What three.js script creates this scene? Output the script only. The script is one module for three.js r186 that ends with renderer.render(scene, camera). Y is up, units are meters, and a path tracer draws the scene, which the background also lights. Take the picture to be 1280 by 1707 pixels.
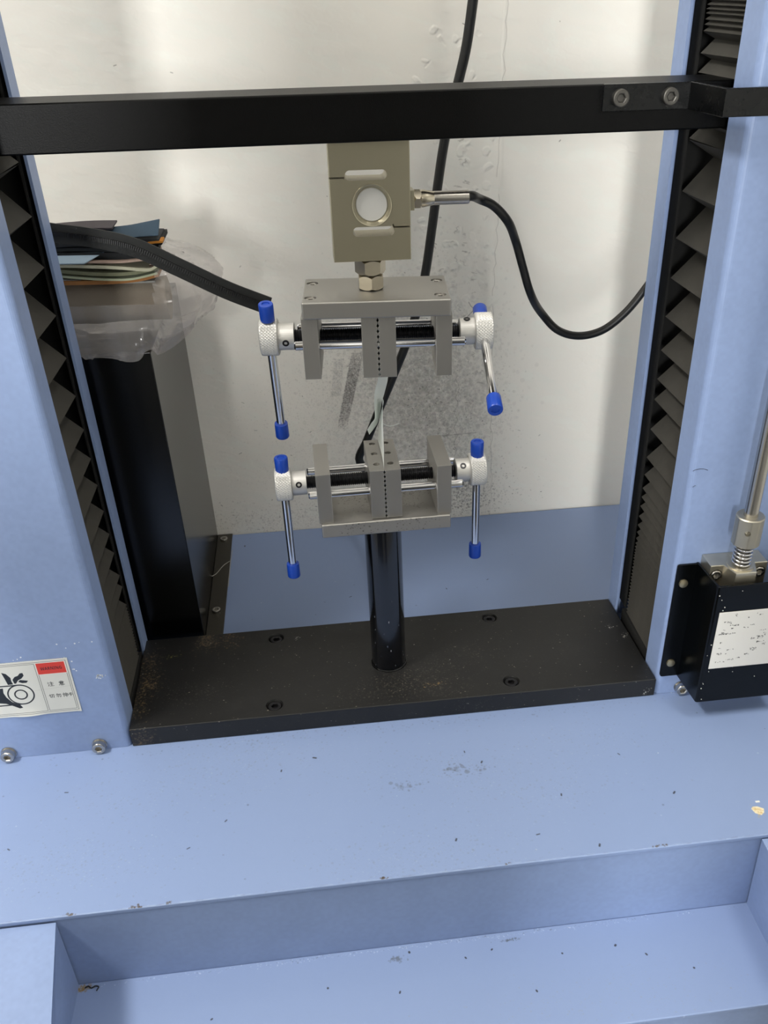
import * as THREE from 'three';
import { RoundedBoxGeometry } from 'three/addons/geometries/RoundedBoxGeometry.js';
import { RectAreaLightUniformsLib } from 'three/addons/lights/RectAreaLightUniformsLib.js';
import { mergeGeometries, mergeVertices, toCreasedNormals } from 'three/addons/utils/BufferGeometryUtils.js';
import { ImprovedNoise } from 'three/addons/math/ImprovedNoise.js';
import { Brush, Evaluator, SUBTRACTION } from 'three-bvh-csg';

// ---------------------------------------------------------------- camera, light, exposure
const scene = new THREE.Scene();
const camera = new THREE.PerspectiveCamera(59.282, 1280 / 1707, 0.02, 20);
camera.position.set(-0.0404, 0.515, 0.6142);
{
  const X = new THREE.Vector3(0.992, -0.0184, 0.1248), Y = new THREE.Vector3(0.0842, 0.8331, -0.5466), Z = new THREE.Vector3(-0.0939, 0.5528, 0.828);
  camera.quaternion.setFromRotationMatrix(new THREE.Matrix4().makeBasis(X, Y, Z)).normalize();
}
camera.setViewOffset(1280, 1707, -60.73, -105.7, 1280, 1707);      // the lens sits right of and below the middle of the frame
scene.add(camera);
const renderer = new THREE.WebGLRenderer({ antialias: true });
renderer.toneMapping = THREE.LinearToneMapping;
renderer.toneMappingExposure = 1.9;
renderer.shadowMap.enabled = true;
RectAreaLightUniformsLib.init();
const CEILING = 1.75;
const PANELS = [                                                    // x, z, width, depth, radiance, label; out of view, placed to light deck and wall
  [0.50, 0.50, 0.30, 0.60, 7, 'unseen narrow ceiling light panel, placed to light the deck from the right'],
  [-1.00, 0.50, 0.30, 0.60, 28, 'unseen narrow ceiling light panel, placed to light wall and deck from the left'],
];
const UNSEEN_WINDOW = { x: -1.15, y: 1.0, w: 0.6, h: 1.2, z: 5.6, radiance: 62 };  // unseen window behind the camera, placed to light the wall and columns

// ---------------------------------------------------------------- helpers
function rng(seed) { let a = seed >>> 0; return () => { a = (a + 0x6D2B79F5) >>> 0; let t = Math.imul(a ^ (a >>> 15), 1 | a); t = (t + Math.imul(t ^ (t >>> 7), 61 | t)) ^ t; return ((t ^ (t >>> 14)) >>> 0) / 4294967296; }; }
const noise3 = new ImprovedNoise();
const gauss = (r) => Math.sqrt(-2 * Math.log(1 - r() * 0.9999)) * Math.cos(6.28318 * r());
const V = (x, y, z) => new THREE.Vector3(x, y, z);
const used = {};
function numbered(n) { const k = used[n] = (used[n] ?? -1) + 1; return k ? `${n}_${String(k).padStart(3, '0')}` : n; }
function boxUV(g, s = 1) {                                          // uv in metres from the way each face points
  if (g.index) g = g.toNonIndexed();
  const p = g.attributes.position, n = g.attributes.normal, uv = new Float32Array(p.count * 2);
  for (let i = 0; i < p.count; i += 3) {
    const a = V().fromBufferAttribute(p, i), b = V().fromBufferAttribute(p, i + 1), c = V().fromBufferAttribute(p, i + 2);
    const f = b.sub(a).cross(c.sub(a)); const ax = Math.abs(f.x), ay = Math.abs(f.y), az = Math.abs(f.z);
    for (let k = i; k < i + 3; k++) {
      const x = p.getX(k), y = p.getY(k), z = p.getZ(k);
      if (ay >= ax && ay >= az) { uv[2 * k] = x * s; uv[2 * k + 1] = -z * s; } else if (ax >= az) { uv[2 * k] = z * s; uv[2 * k + 1] = y * s; } else { uv[2 * k] = x * s; uv[2 * k + 1] = y * s; }
    }
  }
  g.setAttribute('uv', new THREE.BufferAttribute(uv, 2));
  return g;
}
function clean(g) { if (g.index) g = g.toNonIndexed(); for (const k of Object.keys(g.attributes)) if (!['position', 'normal', 'uv'].includes(k)) g.deleteAttribute(k); if (!g.attributes.normal) g.computeVertexNormals(); g.clearGroups(); return boxUV(g); }
const join = (list) => list.length === 1 ? clean(list[0]) : mergeGeometries(list.map(clean));
// one named mesh
function part(name, geos, mat, parent, extra = {}) {
  const m = new THREE.Mesh(extra.raw ? (Array.isArray(geos) ? geos[0] : geos) : join(Array.isArray(geos) ? geos : [geos]), mat);
  m.name = parent === scene ? numbered(name) : name;
  if (extra.label) m.userData.label = extra.label;
  if (extra.kind) m.userData.kind = extra.kind;
  parent.add(m); return m;
}
function thing(name, label, category, pos = [0, 0, 0], group) {
  const o = new THREE.Group(); o.name = numbered(name); o.position.set(...pos); scene.add(o);
  o.userData = { label, category }; if (group) o.userData.group = group; return o;
}
function single(name, label, category, geos, mat, group, extra = {}) {
  const m = part(name, geos, mat, scene, extra); m.userData.label = label; m.userData.category = category; if (group) m.userData.group = group; return m;
}
const T = (g, x = 0, y = 0, z = 0) => g.translate(x, y, z);
// rounded box between two corners
function rbox(x0, x1, y0, y1, z0, z1, r = 0.0006, seg = 2) {
  const w = x1 - x0, h = y1 - y0, d = z1 - z0;
  return T(new RoundedBoxGeometry(w, h, d, seg, Math.min(r, w / 2.01, h / 2.01, d / 2.01)), (x0 + x1) / 2, (y0 + y1) / 2, (z0 + z1) / 2);
}
const box = (x0, x1, y0, y1, z0, z1) => T(new THREE.BoxGeometry(x1 - x0, y1 - y0, z1 - z0), (x0 + x1) / 2, (y0 + y1) / 2, (z0 + z1) / 2);
// cylinder along y with chamfered ends
function rod(r, y0, y1, ch = 0.0005, seg = 32) {
  return new THREE.LatheGeometry([[0, y0], [r - ch, y0], [r, y0 + ch], [r, y1 - ch], [r - ch, y1], [0, y1]].map(p => new THREE.Vector2(...p)), seg);
}
// smooth lathe with creases kept: profile [[r, y]...]
function lathe(prof, seg = 40, crease = 0.6) { return toCreasedNormals(new THREE.LatheGeometry(prof.map(p => new THREE.Vector2(Math.max(p[0], 1e-5), p[1])), seg), crease); }
const rodc = (r, y0, y1, ch = 0.0005, seg = 32) => toCreasedNormals(rod(r, y0, y1, ch, seg), 0.6);
const alongX = (g) => g.rotateZ(-Math.PI / 2);                      // y axis -> x axis
const alongZ = (g) => g.rotateX(Math.PI / 2);                       // y axis -> z axis
function poly(pts) { const s = new THREE.Shape(); pts.forEach((p, i) => i ? s.lineTo(...p) : s.moveTo(...p)); s.closePath(); return s; }
function extrudeY(shape, y0, y1, bevel = 0) {                      // shape drawn in (x, -z)
  const g = new THREE.ExtrudeGeometry(shape, { depth: y1 - y0 - 2 * bevel, bevelEnabled: bevel > 0, bevelSize: bevel, bevelThickness: bevel, bevelOffset: -bevel, bevelSegments: 2, curveSegments: 10 });
  return g.rotateX(-Math.PI / 2).translate(0, y0 + bevel, 0);
}
function extrudeZ(shape, z0, z1, bevel = 0) {                      // shape drawn in (x, y)
  const g = new THREE.ExtrudeGeometry(shape, { depth: z1 - z0 - 2 * bevel, bevelEnabled: bevel > 0, bevelSize: bevel, bevelThickness: bevel, bevelOffset: -bevel, bevelSegments: 2, curveSegments: 12 });
  return g.translate(0, 0, z0 + bevel);
}
function hexa(c) {                                                  // 8 corners: 4 of the bottom, then 4 of the top, both counterclockwise from above
  const q = [[3, 2, 1, 0], [4, 5, 6, 7], [0, 1, 5, 4], [1, 2, 6, 5], [2, 3, 7, 6], [3, 0, 4, 7]], p = [];
  for (const [a, b, d, e] of q) for (const i of [a, b, d, a, d, e]) p.push(...c[i]);
  const g = new THREE.BufferGeometry(); g.setAttribute('position', new THREE.Float32BufferAttribute(p, 3)); g.computeVertexNormals(); return g;
}
const tube = (pts, r, n = 80, seg = 14) => new THREE.TubeGeometry(new THREE.CatmullRomCurve3(pts.map(p => V(...p)), false, 'centripetal'), n, r, seg, false);
// ribbon between two 3-D edges, with thickness
function ribbon(A, B, th = 0.0002, n = 40, m = 6, ripple = 0) {
  const ca = new THREE.CatmullRomCurve3(A.map(p => V(...p))), cb = new THREE.CatmullRomCurve3(B.map(p => V(...p)));
  const pos = [], idx = [], P = [];
  for (let i = 0; i <= n; i++) { const a = ca.getPoint(i / n), b = cb.getPoint(i / n); for (let j = 0; j <= m; j++) { const v = a.clone().lerp(b, j / m); v.x += ripple * Math.sin(j / m * 3.1416) * Math.sin(i / n * 7); P.push(v); } }
  const at = (i, j) => i * (m + 1) + j;
  for (let i = 0; i < n; i++) for (let j = 0; j < m; j++) idx.push(at(i, j), at(i + 1, j), at(i + 1, j + 1), at(i, j), at(i + 1, j + 1), at(i, j + 1));
  for (const v of P) pos.push(v.x, v.y, v.z);
  const g = new THREE.BufferGeometry(); g.setAttribute('position', new THREE.Float32BufferAttribute(pos, 3)); g.setIndex(idx); g.computeVertexNormals();
  const k = P.length, nn = g.attributes.normal, all = [...pos]; for (let i = 0; i < k; i++) all.push(pos[3 * i] - nn.getX(i) * th, pos[3 * i + 1] - nn.getY(i) * th, pos[3 * i + 2] - nn.getZ(i) * th);
  const id = [...idx]; for (let i = 0; i < idx.length; i += 3) id.push(idx[i] + k, idx[i + 2] + k, idx[i + 1] + k);
  const edge = []; for (let j = 0; j < m; j++) edge.push([at(0, j), at(0, j + 1)], [at(n, j + 1), at(n, j)]); for (let i = 0; i < n; i++) edge.push([at(i + 1, 0), at(i, 0)], [at(i, m), at(i + 1, m)]);
  for (const [a, b] of edge) id.push(a, b, b + k, a, b + k, a + k);
  const r = new THREE.BufferGeometry(); r.setAttribute('position', new THREE.Float32BufferAttribute(all, 3)); r.setIndex(id); r.computeVertexNormals(); return r;
}
const csg = new Evaluator(); csg.useGroups = false;
function cut(g, tools) { let b = new Brush(clean(g)); b.updateMatrixWorld(); for (const t of tools) { const c = new Brush(clean(t)); c.updateMatrixWorld(); b = csg.evaluate(b, c, SUBTRACTION); } return b.geometry; }
function capScrew(r, h, hex) {                                      // socket head, base at y = 0, axis y
  const s = new THREE.Shape(); s.absarc(0, 0, r, 0, Math.PI * 2); const hole = new THREE.Path();
  for (let i = 0; i < 6; i++) { const a = -i * Math.PI / 3; i ? hole.lineTo(hex * Math.cos(a), hex * Math.sin(a)) : hole.moveTo(hex, 0); } hole.closePath(); s.holes.push(hole);
  const b = Math.min(r, h) * 0.16;
  const g = new THREE.ExtrudeGeometry(s, { depth: h - b, bevelEnabled: true, bevelSize: b, bevelThickness: b, bevelOffset: -b, bevelSegments: 2, curveSegments: 20 });
  return [g.rotateX(-Math.PI / 2), rod(r * 0.9, 0, h * 0.35, 0.0001, 20)];
}
function hexNut(af, y0, y1) {                                       // hexagon with rounded corners on both faces
  const R = af / Math.sqrt(3), g0 = new THREE.CylinderGeometry(R, R, y1 - y0, 6, 1), N = 60, prof = [];
  const pos = [], rings = [], ch = 0.0012;
  for (let k = 0; k < 6; k++) rings.push([]);
  const ys = [y0, y0 + 0.0001, y0 + ch, y1 - ch, y1 - 0.0001, y1];
  for (let i = 0; i < N; i++) {
    const a = i / N * Math.PI * 2, am = ((a % (Math.PI / 3)) + Math.PI / 3) % (Math.PI / 3) - Math.PI / 6, rh = af / 2 / Math.cos(am);
    const over = (rh - af / 2) / (R - af / 2);                      // 0 on a flat, 1 on a corner
    const yy = [y0, y0 + 0.0002, y0 + 0.0002 + ch * over, y1 - 0.0002 - ch * over, y1 - 0.0002, y1];
    const rr = [0, af / 2 * 0.97, rh, rh, af / 2 * 0.97, 0];
    for (let k = 0; k < 6; k++) rings[k].push([rr[k] * Math.cos(a), yy[k], rr[k] * Math.sin(a)]);
  }
  for (let k = 0; k < 5; k++) for (let i = 0; i < N; i++) { const j = (i + 1) % N; pos.push(...rings[k][i], ...rings[k + 1][i], ...rings[k + 1][j], ...rings[k][i], ...rings[k + 1][j], ...rings[k][j]); }
  const g = new THREE.BufferGeometry(); g.setAttribute('position', new THREE.Float32BufferAttribute(pos, 3)); g.computeVertexNormals(); return toCreasedNormals(g, 0.45);
}
function thread(r, depth, pitch, y0, y1, seg = 28) {                // threaded bar along y
  const prof = [[0, y0], [r - depth, y0]]; for (let y = y0; y < y1 - pitch; y += pitch) prof.push([r - depth, y + pitch * 0.1], [r, y + pitch * 0.45], [r, y + pitch * 0.6], [r - depth, y + pitch * 0.95]);
  prof.push([r - depth, y1], [0, y1]); return lathe(prof, seg, 0.5);
}

// ---------------------------------------------------------------- textures
function canvasTex(w, h, draw, srgb = true) {
  const c = document.createElement('canvas'); c.width = w; c.height = h; draw(c.getContext('2d'), w, h);
  const t = new THREE.CanvasTexture(c); if (srgb) t.colorSpace = THREE.SRGBColorSpace; return t;
}
// seamless grain: value(i, j) from summed periodic noise
function grainTex(n, periods, amp, base, seed, srgb = false, tint = [1, 1, 1], stretch = [1, 1]) {
  const d = new Uint8Array(n * n * 4), r = rng(seed);
  const lat = periods.map(p => { const px = Math.max(2, Math.round(p * stretch[0])), py = Math.max(2, Math.round(p * stretch[1])); return { px, py, v: Float32Array.from({ length: px * py }, () => r() - 0.5) }; });
  const sm = (t) => t * t * (3 - 2 * t);
  for (let j = 0; j < n; j++) for (let i = 0; i < n; i++) {
    let v = base;
    lat.forEach((L, k) => {
      const x = i / n * L.px, y = j / n * L.py, x0 = Math.floor(x), y0 = Math.floor(y), fx = sm(x - x0), fy = sm(y - y0), x1 = (x0 + 1) % L.px, y1 = (y0 + 1) % L.py;
      v += amp[k] * ((L.v[y0 * L.px + x0] * (1 - fx) + L.v[y0 * L.px + x1] * fx) * (1 - fy) + (L.v[y1 * L.px + x0] * (1 - fx) + L.v[y1 * L.px + x1] * fx) * fy);
    });
    for (let k = 0; k < 3; k++) d[(j * n + i) * 4 + k] = Math.max(0, Math.min(255, v * 255 * tint[k])); d[(j * n + i) * 4 + 3] = 255;
  }
  const t = new THREE.DataTexture(d, n, n); t.wrapS = t.wrapT = THREE.RepeatWrapping; t.magFilter = THREE.LinearFilter; t.minFilter = THREE.LinearMipmapLinearFilter; t.generateMipmaps = true;
  if (srgb) t.colorSpace = THREE.SRGBColorSpace; t.needsUpdate = true; return t;
}
const rep = (t, s, sy = s) => { const c = t.clone(); c.repeat.set(1 / s, 1 / sy); c.wrapS = c.wrapT = THREE.RepeatWrapping; c.needsUpdate = true; return c; };
const fine = grainTex(512, [200, 90, 24], [0.5, 0.3, 0.15], 0.5, 11);
const mottle = grainTex(512, [6, 17, 60, 180], [0.05, 0.05, 0.05, 0.05], 0.95, 12, true);
const mottle2 = grainTex(512, [5, 23, 200], [0.03, 0.025, 0.03], 0.965, 15, true);
const brushed = grainTex(512, [128, 256], [0.4, 0.4], 0.5, 13, false, [1, 1, 1], [0.06, 1]);
const roughMap = grainTex(256, [5, 20, 80], [0.25, 0.2, 0.2], 0.75, 14);
function specks(g, n, r, x, y, sx, sy, col, smin, smax, alpha = 0.6) { for (let i = 0; i < n; i++) { g.globalAlpha = alpha * (0.35 + 0.65 * r()); g.fillStyle = col; const s = smin + (smax - smin) * r() ** 3; g.beginPath(); g.ellipse(x + gauss(r) * sx, y + gauss(r) * sy, s, s * (0.5 + 0.6 * r()), r() * 3.14, 0, 6.3); g.fill(); } g.globalAlpha = 1; }

// ---------------------------------------------------------------- materials
const std = (color, roughness, metalness = 0, more = {}) => new THREE.MeshPhysicalMaterial({ color, roughness, metalness, ...more });
const BLUE = '#8a9ec6', BLUE_CSS = BLUE;
const M = {
  blue: std(BLUE, 0.42, 0, { map: rep(mottle2, 0.5), bumpMap: rep(fine, 0.06), bumpScale: 0.00002 }),
  blackPaint: std('#060708', 0.38, 0, { specularIntensity: 0.6, bumpMap: rep(fine, 0.05), bumpScale: 0.00004, roughnessMap: rep(roughMap, 0.15) }),
  glossBlack: std('#05070d', 0.22, 0, { clearcoat: 0.6, clearcoatRoughness: 0.12, bumpMap: rep(fine, 0.03), bumpScale: 0.00001 }),
  boxPaint: std('#030404', 0.22, 0, { specularIntensity: 0.55, bumpMap: rep(fine, 0.05), bumpScale: 0.00003 }),
  boxBody: std('#040505', 0.2, 0, { bumpMap: rep(fine, 0.05), bumpScale: 0.00002 }),
  alu: std('#a3a19d', 0.4, 0.92, { bumpMap: rep(brushed, 0.05), bumpScale: 0.000004 }),
  knob: std('#cfcecb', 0.5, 0.75, { bumpMap: rep(fine, 0.012), bumpScale: 0.00003 }),
  nickel: std('#b0aa95', 0.36, 1, { bumpMap: rep(brushed, 0.04), bumpScale: 0.000006 }),
  nut: std('#bdb5a3', 0.26, 1),
  chrome: std('#d6d6d8', 0.12, 1),
  satin: std('#cfc8b6', 0.34, 0.95),
  foot: std('#3d3a34', 0.42, 0.3, { bumpMap: rep(fine, 0.03), bumpScale: 0.00004 }),
  steel: std('#b9b6b0', 0.24, 1),
  darkScrew: std('#5a5854', 0.4, 0.9),
  blackOxide: std('#333336', 0.32, 0.85),
  bluePlastic: std('#0b3fa8', 0.38),
  rubber: std('#0c0d0d', 0.62),
  cable: std('#0a0b0b', 0.45),
  bellows: std('#34322d', 0.75, 0, { map: rep(mottle, 0.08), bumpMap: rep(fine, 0.02), bumpScale: 0.0001 }),
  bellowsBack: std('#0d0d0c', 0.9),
  silverDisc: std('#c4c4c2', 0.4, 0.15),
  film: std('#f1f6f2', 0.5, 0, { transmission: 0.3, thickness: 0, side: THREE.DoubleSide }),
  bag: std('#eceaea', 0.16, 0, { transmission: 0.9, thickness: 0, side: THREE.DoubleSide }),
  cabinet: std('#3c3d3e', 0.5),  // dark grey of the unseen shade blocks behind the camera
  roomWall: std('#d3d3d0', 0.9), roomFloor: std('#77746f', 0.7), ceiling: std('#e4e2dc', 0.9),
};

// ---------------------------------------------------------------- room
const WZ = -0.272;
const wallTex = canvasTex(2048, 2048, (g, W, H) => {                // covers x -0.40 .. 0.42, y -0.02 .. 0.80
  const px = (x) => (x + 0.40) / 0.82 * W, py = (y) => H - (y + 0.02) / 0.82 * H, s = W / 0.82, r = rng(5);
  g.fillStyle = '#ebe7de'; g.fillRect(0, 0, W, H);
  // patches of roller paint and plaster
  for (let i = 0; i < 2600; i++) { g.globalAlpha = 0.025; g.fillStyle = r() < 0.5 ? '#dcd7cf' : '#f4f1ea'; const x = 30 + r() * (W - 60), y = 30 + r() * (H - 60); g.beginPath(); g.ellipse(x, y, 8 + 40 * r(), 4 + 14 * r(), r() * 0.6, 0, 6.3); g.fill(); }
  // the sooty, speckled dirt behind the grips
  for (const [n, x, y, sx, sy, c, a, b, al] of [[6000, 0.058, 0.165, 0.026, 0.040, '#75716c', 0.7, 2.0, 0.13], [30000, 0.064, 0.150, 0.036, 0.055, '#8f8b85', 1.2, 6.5, 0.1], [8000, 0.02, 0.17, 0.035, 0.045, '#8d8983', 0.8, 2.4, 0.18], [170, 0.060, 0.16, 0.026, 0.04, '#3a3733', 0.6, 2.2, 0.5], [2600, 0.105, 0.11, 0.026, 0.055, '#7c7770', 0.7, 2.6, 0.25], [160, 0.1, 0.12, 0.03, 0.06, '#35322e', 0.6, 2.4, 0.5], [2400, 0.07, 0.03, 0.05, 0.02, '#6f6a61', 0.7, 2.4, 0.25], [1600, 0.10, 0.025, 0.028, 0.016, '#57524a', 0.7, 3, 0.35], [120, 0.098, 0.03, 0.02, 0.014, '#26241f', 0.8, 3.2, 0.6], [2600, -0.08, 0.015, 0.07, 0.010, '#77716a', 0.7, 2.4, 0.22], [5000, -0.03, 0.1, 0.05, 0.07, '#a29d96', 0.8, 2.2, 0.2]])
    specks(g, n, r, px(x), py(y), sx * s, sy * s, c, a, b, al);
  // the grey scuff: one slanting stroke made of grains
  for (let i = 0; i < 7000; i++) { const t = r(), w = (r() - 0.5) * (0.012 - 0.002 * t); const fade = Math.sin(Math.PI * Math.min(1, t * 0.9 + 0.1)); if (r() > fade) continue; g.globalAlpha = 0.06 + 0.10 * r(); g.fillStyle = '#5a5653'; g.beginPath(); g.arc(px(0.001 - 0.022 * t + w), py(0.200 - 0.085 * t), 0.7 + 1.5 * r() ** 2, 0, 6.3); g.fill(); }
  for (let i = 0; i < 1500; i++) { const t = r(), w = (r() - 0.5) * 0.01; g.globalAlpha = 0.05; g.fillStyle = '#6a6661'; g.beginPath(); g.arc(px(-0.018 - 0.006 * t + w), py(0.195 - 0.04 * t), 0.7 + 1.4 * r() ** 2, 0, 6.3); g.fill(); }
  // stray marks
  g.strokeStyle = '#55514c'; g.lineCap = 'round';
  for (let i = 0; i < 60; i++) { g.globalAlpha = 0.35 + 0.3 * r(); g.lineWidth = 0.8 + 1.4 * r(); const x = px(-0.2 + 0.42 * r()), y = py(0.02 + 0.5 * r() ** 1.6); g.beginPath(); g.moveTo(x, y); g.lineTo(x + 14 * (r() - 0.5), y + 8 * (r() - 0.5)); g.stroke(); }
  // cracks and flake outlines on the right of the grips
  const crack = (pts, w, a) => { g.globalAlpha = a; g.lineWidth = w; g.strokeStyle = '#6e6962'; g.beginPath(); pts.forEach(([x, y], i) => { const X = px(x) + gauss(r) * 1.2, Y = py(y); i ? g.lineTo(X, Y) : g.moveTo(X, Y); }); g.stroke(); };
  const wob = (x0, y0, x1, y1, n, amp) => Array.from({ length: n + 1 }, (_, i) => [x0 + (x1 - x0) * i / n + amp * Math.sin(i * 1.7 + x0 * 90), y0 + (y1 - y0) * i / n]);
  crack(wob(0.1460, 0.52, 0.1400, 0.36, 26, 0.0006), 1.3, 0.28); crack(wob(0.1425, 0.345, 0.139, 0.25, 18, 0.0008), 1.3, 0.28); crack(wob(0.139, 0.24, 0.143, 0.02, 30, 0.0009), 1.3, 0.3);
  crack(wob(0.118, 0.245, 0.112, 0.20, 12, 0.003), 1.8, 0.55); crack(wob(0.104, 0.17, 0.1, 0.06, 22, 0.002), 1.2, 0.4); crack(wob(0.085, 0.102, 0.125, 0.103, 12, 0.001), 1.4, 0.5);
  for (let i = 0; i < 46; i++) { const x = 0.075 + 0.055 * r(), y = 0.03 + 0.4 * r(); crack(wob(x, y, x + 0.012 * (r() - 0.4), y - 0.007 * r(), 6, 0.0012), 1 + r(), 0.3); }
  g.globalAlpha = 1;
});
const wallBump = canvasTex(1024, 1024, (g, W, H) => {
  const px = (x) => (x + 0.40) / 0.82 * W, py = (y) => H - (y + 0.02) / 0.82 * H, r = rng(6);
  g.fillStyle = '#808080'; g.fillRect(0, 0, W, H);
  for (let i = 0; i < 9000; i++) { g.globalAlpha = 0.06; g.fillStyle = r() < 0.5 ? '#000' : '#fff'; const a = 2 + 9 * r(); g.beginPath(); g.ellipse(8 + r() * (W - 16), 8 + r() * (H - 16), a * 1.8, a * 0.8, 0.1, 0, 6.3); g.fill(); }
  for (let i = 0; i < 120; i++) { const x = px(0.066 + 0.07 * r()), y = py(0.02 + 0.46 * r()); g.globalAlpha = 0.55; g.fillStyle = '#fff'; g.beginPath(); g.ellipse(x, y, 2 + 6 * r(), 1.5 + 4 * r(), r() * 3, 0, 6.3); g.fill(); g.globalAlpha = 0.5; g.fillStyle = '#222'; g.beginPath(); g.ellipse(x + 2 + 3 * r(), y + 2 + 2 * r(), 2 + 4 * r(), 1 + 2 * r(), r() * 3, 0, 6.3); g.fill(); }
  g.globalAlpha = 0.5; g.strokeStyle = '#fff'; g.lineWidth = 3; g.beginPath(); g.moveTo(px(0.146), py(0.55)); g.bezierCurveTo(px(0.137), py(0.42), px(0.15), py(0.36), px(0.139), py(0.30)); g.lineTo(px(0.143), py(0)); g.stroke();
  g.globalAlpha = 1;
}, false);
for (const t of [wallTex, wallBump]) { t.wrapS = t.wrapT = THREE.ClampToEdgeWrapping; t.repeat.set(1 / 0.82, 1 / 0.82); t.offset.set(0.40 / 0.82, 0.02 / 0.82); }
function structure(name, g, m) { const o = part(name, g, m, scene); o.userData.kind = 'structure'; return o; }
structure('wall_back', box(-3.2, 1.7, -0.86, CEILING, WZ - 0.12, WZ), std('#ffffff', 0.75, 0, { map: wallTex, bumpMap: wallBump, bumpScale: 0.0012 }));
structure('wall_left', box(-3.32, -3.2, -0.86, CEILING, WZ - 0.12, 5.6), M.roomWall);
structure('wall_right', box(1.7, 1.82, -0.86, CEILING, WZ - 0.12, 5.6), M.roomWall);
{
  const { x, y, w, h, z, radiance } = UNSEEN_WINDOW, x0 = x - w / 2, x1 = x + w / 2, y0 = y - h / 2, y1 = y + h / 2;
  structure('wall_front', [box(-3.32, x0, -0.86, CEILING, z, z + 0.12), box(x1, 1.82, -0.86, CEILING, z, z + 0.12), box(x0, x1, -0.86, y0, z, z + 0.12), box(x0, x1, y1, CEILING, z, z + 0.12)], M.roomWall);
  const win = new THREE.Group(); win.name = 'unseen_window_1'; win.userData.kind = 'structure'; scene.add(win);
  part('unseen_window_frame', [box(x0, x1, y0, y0 + 0.03, z + 0.02, z + 0.07), box(x0, x1, y1 - 0.03, y1, z + 0.02, z + 0.07), box(x0, x0 + 0.03, y0, y1, z + 0.02, z + 0.07), box(x1 - 0.03, x1, y0, y1, z + 0.02, z + 0.07)], std('#e6e6e4', 0.5), win);
  part('unseen_window_pane', box(x0, x1, y0, y1, z + 0.075, z + 0.085), std('#ffffff', 0.4, 0, { emissive: '#fdfaf4', emissiveIntensity: 4 }), win);
  const l = new THREE.RectAreaLight('#fbfcfb', radiance, w - 0.06, h - 0.06); l.position.set(x, y, z + 0.015); l.lookAt(x, y, 0); l.name = 'unseen_window_light'; scene.add(l);  // light of the unseen window, strength set to brighten wall and columns
}
structure('floor', box(-3.32, 1.82, -0.96, -0.86, WZ - 0.12, 5.72), M.roomFloor);
structure('ceiling', box(-3.32, 1.82, CEILING, CEILING + 0.1, WZ - 0.12, 5.72), M.ceiling);
PANELS.forEach(([x, z, w, d, power, label]) => {
  const t = thing('unseen_ceiling_light', label, 'ceiling light', [x, CEILING - 0.014, z]);
  part('frame', [box(-w / 2 - 0.02, w / 2 + 0.02, 0, 0.013, -d / 2 - 0.02, -d / 2), box(-w / 2 - 0.02, w / 2 + 0.02, 0, 0.013, d / 2, d / 2 + 0.02), box(-w / 2 - 0.02, -w / 2, 0, 0.013, -d / 2, d / 2), box(w / 2, w / 2 + 0.02, 0, 0.013, -d / 2, d / 2)], std('#e8e8e8', 0.5), t);
  part('diffuser', box(-w / 2, w / 2, 0.003, 0.012, -d / 2, d / 2), std('#ffffff', 0.6, 0, { emissive: '#fff8ec', emissiveIntensity: 1.2 }), t);
  const l = new THREE.RectAreaLight('#fdf9f2', power, w, d); l.position.set(x, CEILING - 0.02, z); l.lookAt(x, 0, z); l.name = numbered('unseen_panel_lamp'); scene.add(l);
});

// unseen blocks behind the camera, placed to shade the middle of the wall
const shadeBlock = thing('unseen_shade_blocker', 'unseen dark grey block behind the camera, placed to shade the lower wall', 'cabinet', [-0.30, -0.86, 1.1]);
part('body', rbox(-0.155, 0.155, 0.06, 1.27, -0.13, 0.24, 0.004), M.cabinet, shadeBlock); part('plinth', box(-0.14, 0.14, 0, 0.06, -0.12, 0.23), M.blackPaint, shadeBlock);
{ const d = part('door', rbox(-0.153, 0.153, 0.07, 1.26, -0.146, -0.13, 0.003), M.cabinet, shadeBlock); part('handle', rbox(0.115, 0.127, 0.66, 0.80, -0.16, -0.146, 0.004), M.steel, d); }
single('unseen_shade_tower', 'unseen tall brown block behind the camera, placed to shade the middle of the wall', 'unseen_shade_tower', rbox(-0.325, -0.145, 0.4102, 0.90, 0.98, 1.22, 0.003), std('#5d4f3c', 0.9));  // unseen upper block, throws the shaded band on the wall

const unseen_column_shade = thing('unseen_column_shade', 'unseen narrow grey block behind the camera, placed to shade the right column', 'unseen_column_shade', [0.10, -0.86, 1.32]);  // unseen block, placed to darken the front of the right column
part('body', rbox(-0.13, 0.15, 0.05, 1.66, -0.15, 0.15, 0.004), M.cabinet, unseen_column_shade); part('plinth', box(-0.12, 0.14, 0, 0.05, -0.13, 0.14), M.blackPaint, unseen_column_shade);
{ const d = part('door', rbox(-0.126, 0.146, 0.06, 1.65, -0.165, -0.15, 0.003), M.cabinet, unseen_column_shade); part('handle', rbox(0.11, 0.122, 0.8, 0.94, -0.178, -0.165, 0.004), M.steel, d); }

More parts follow.
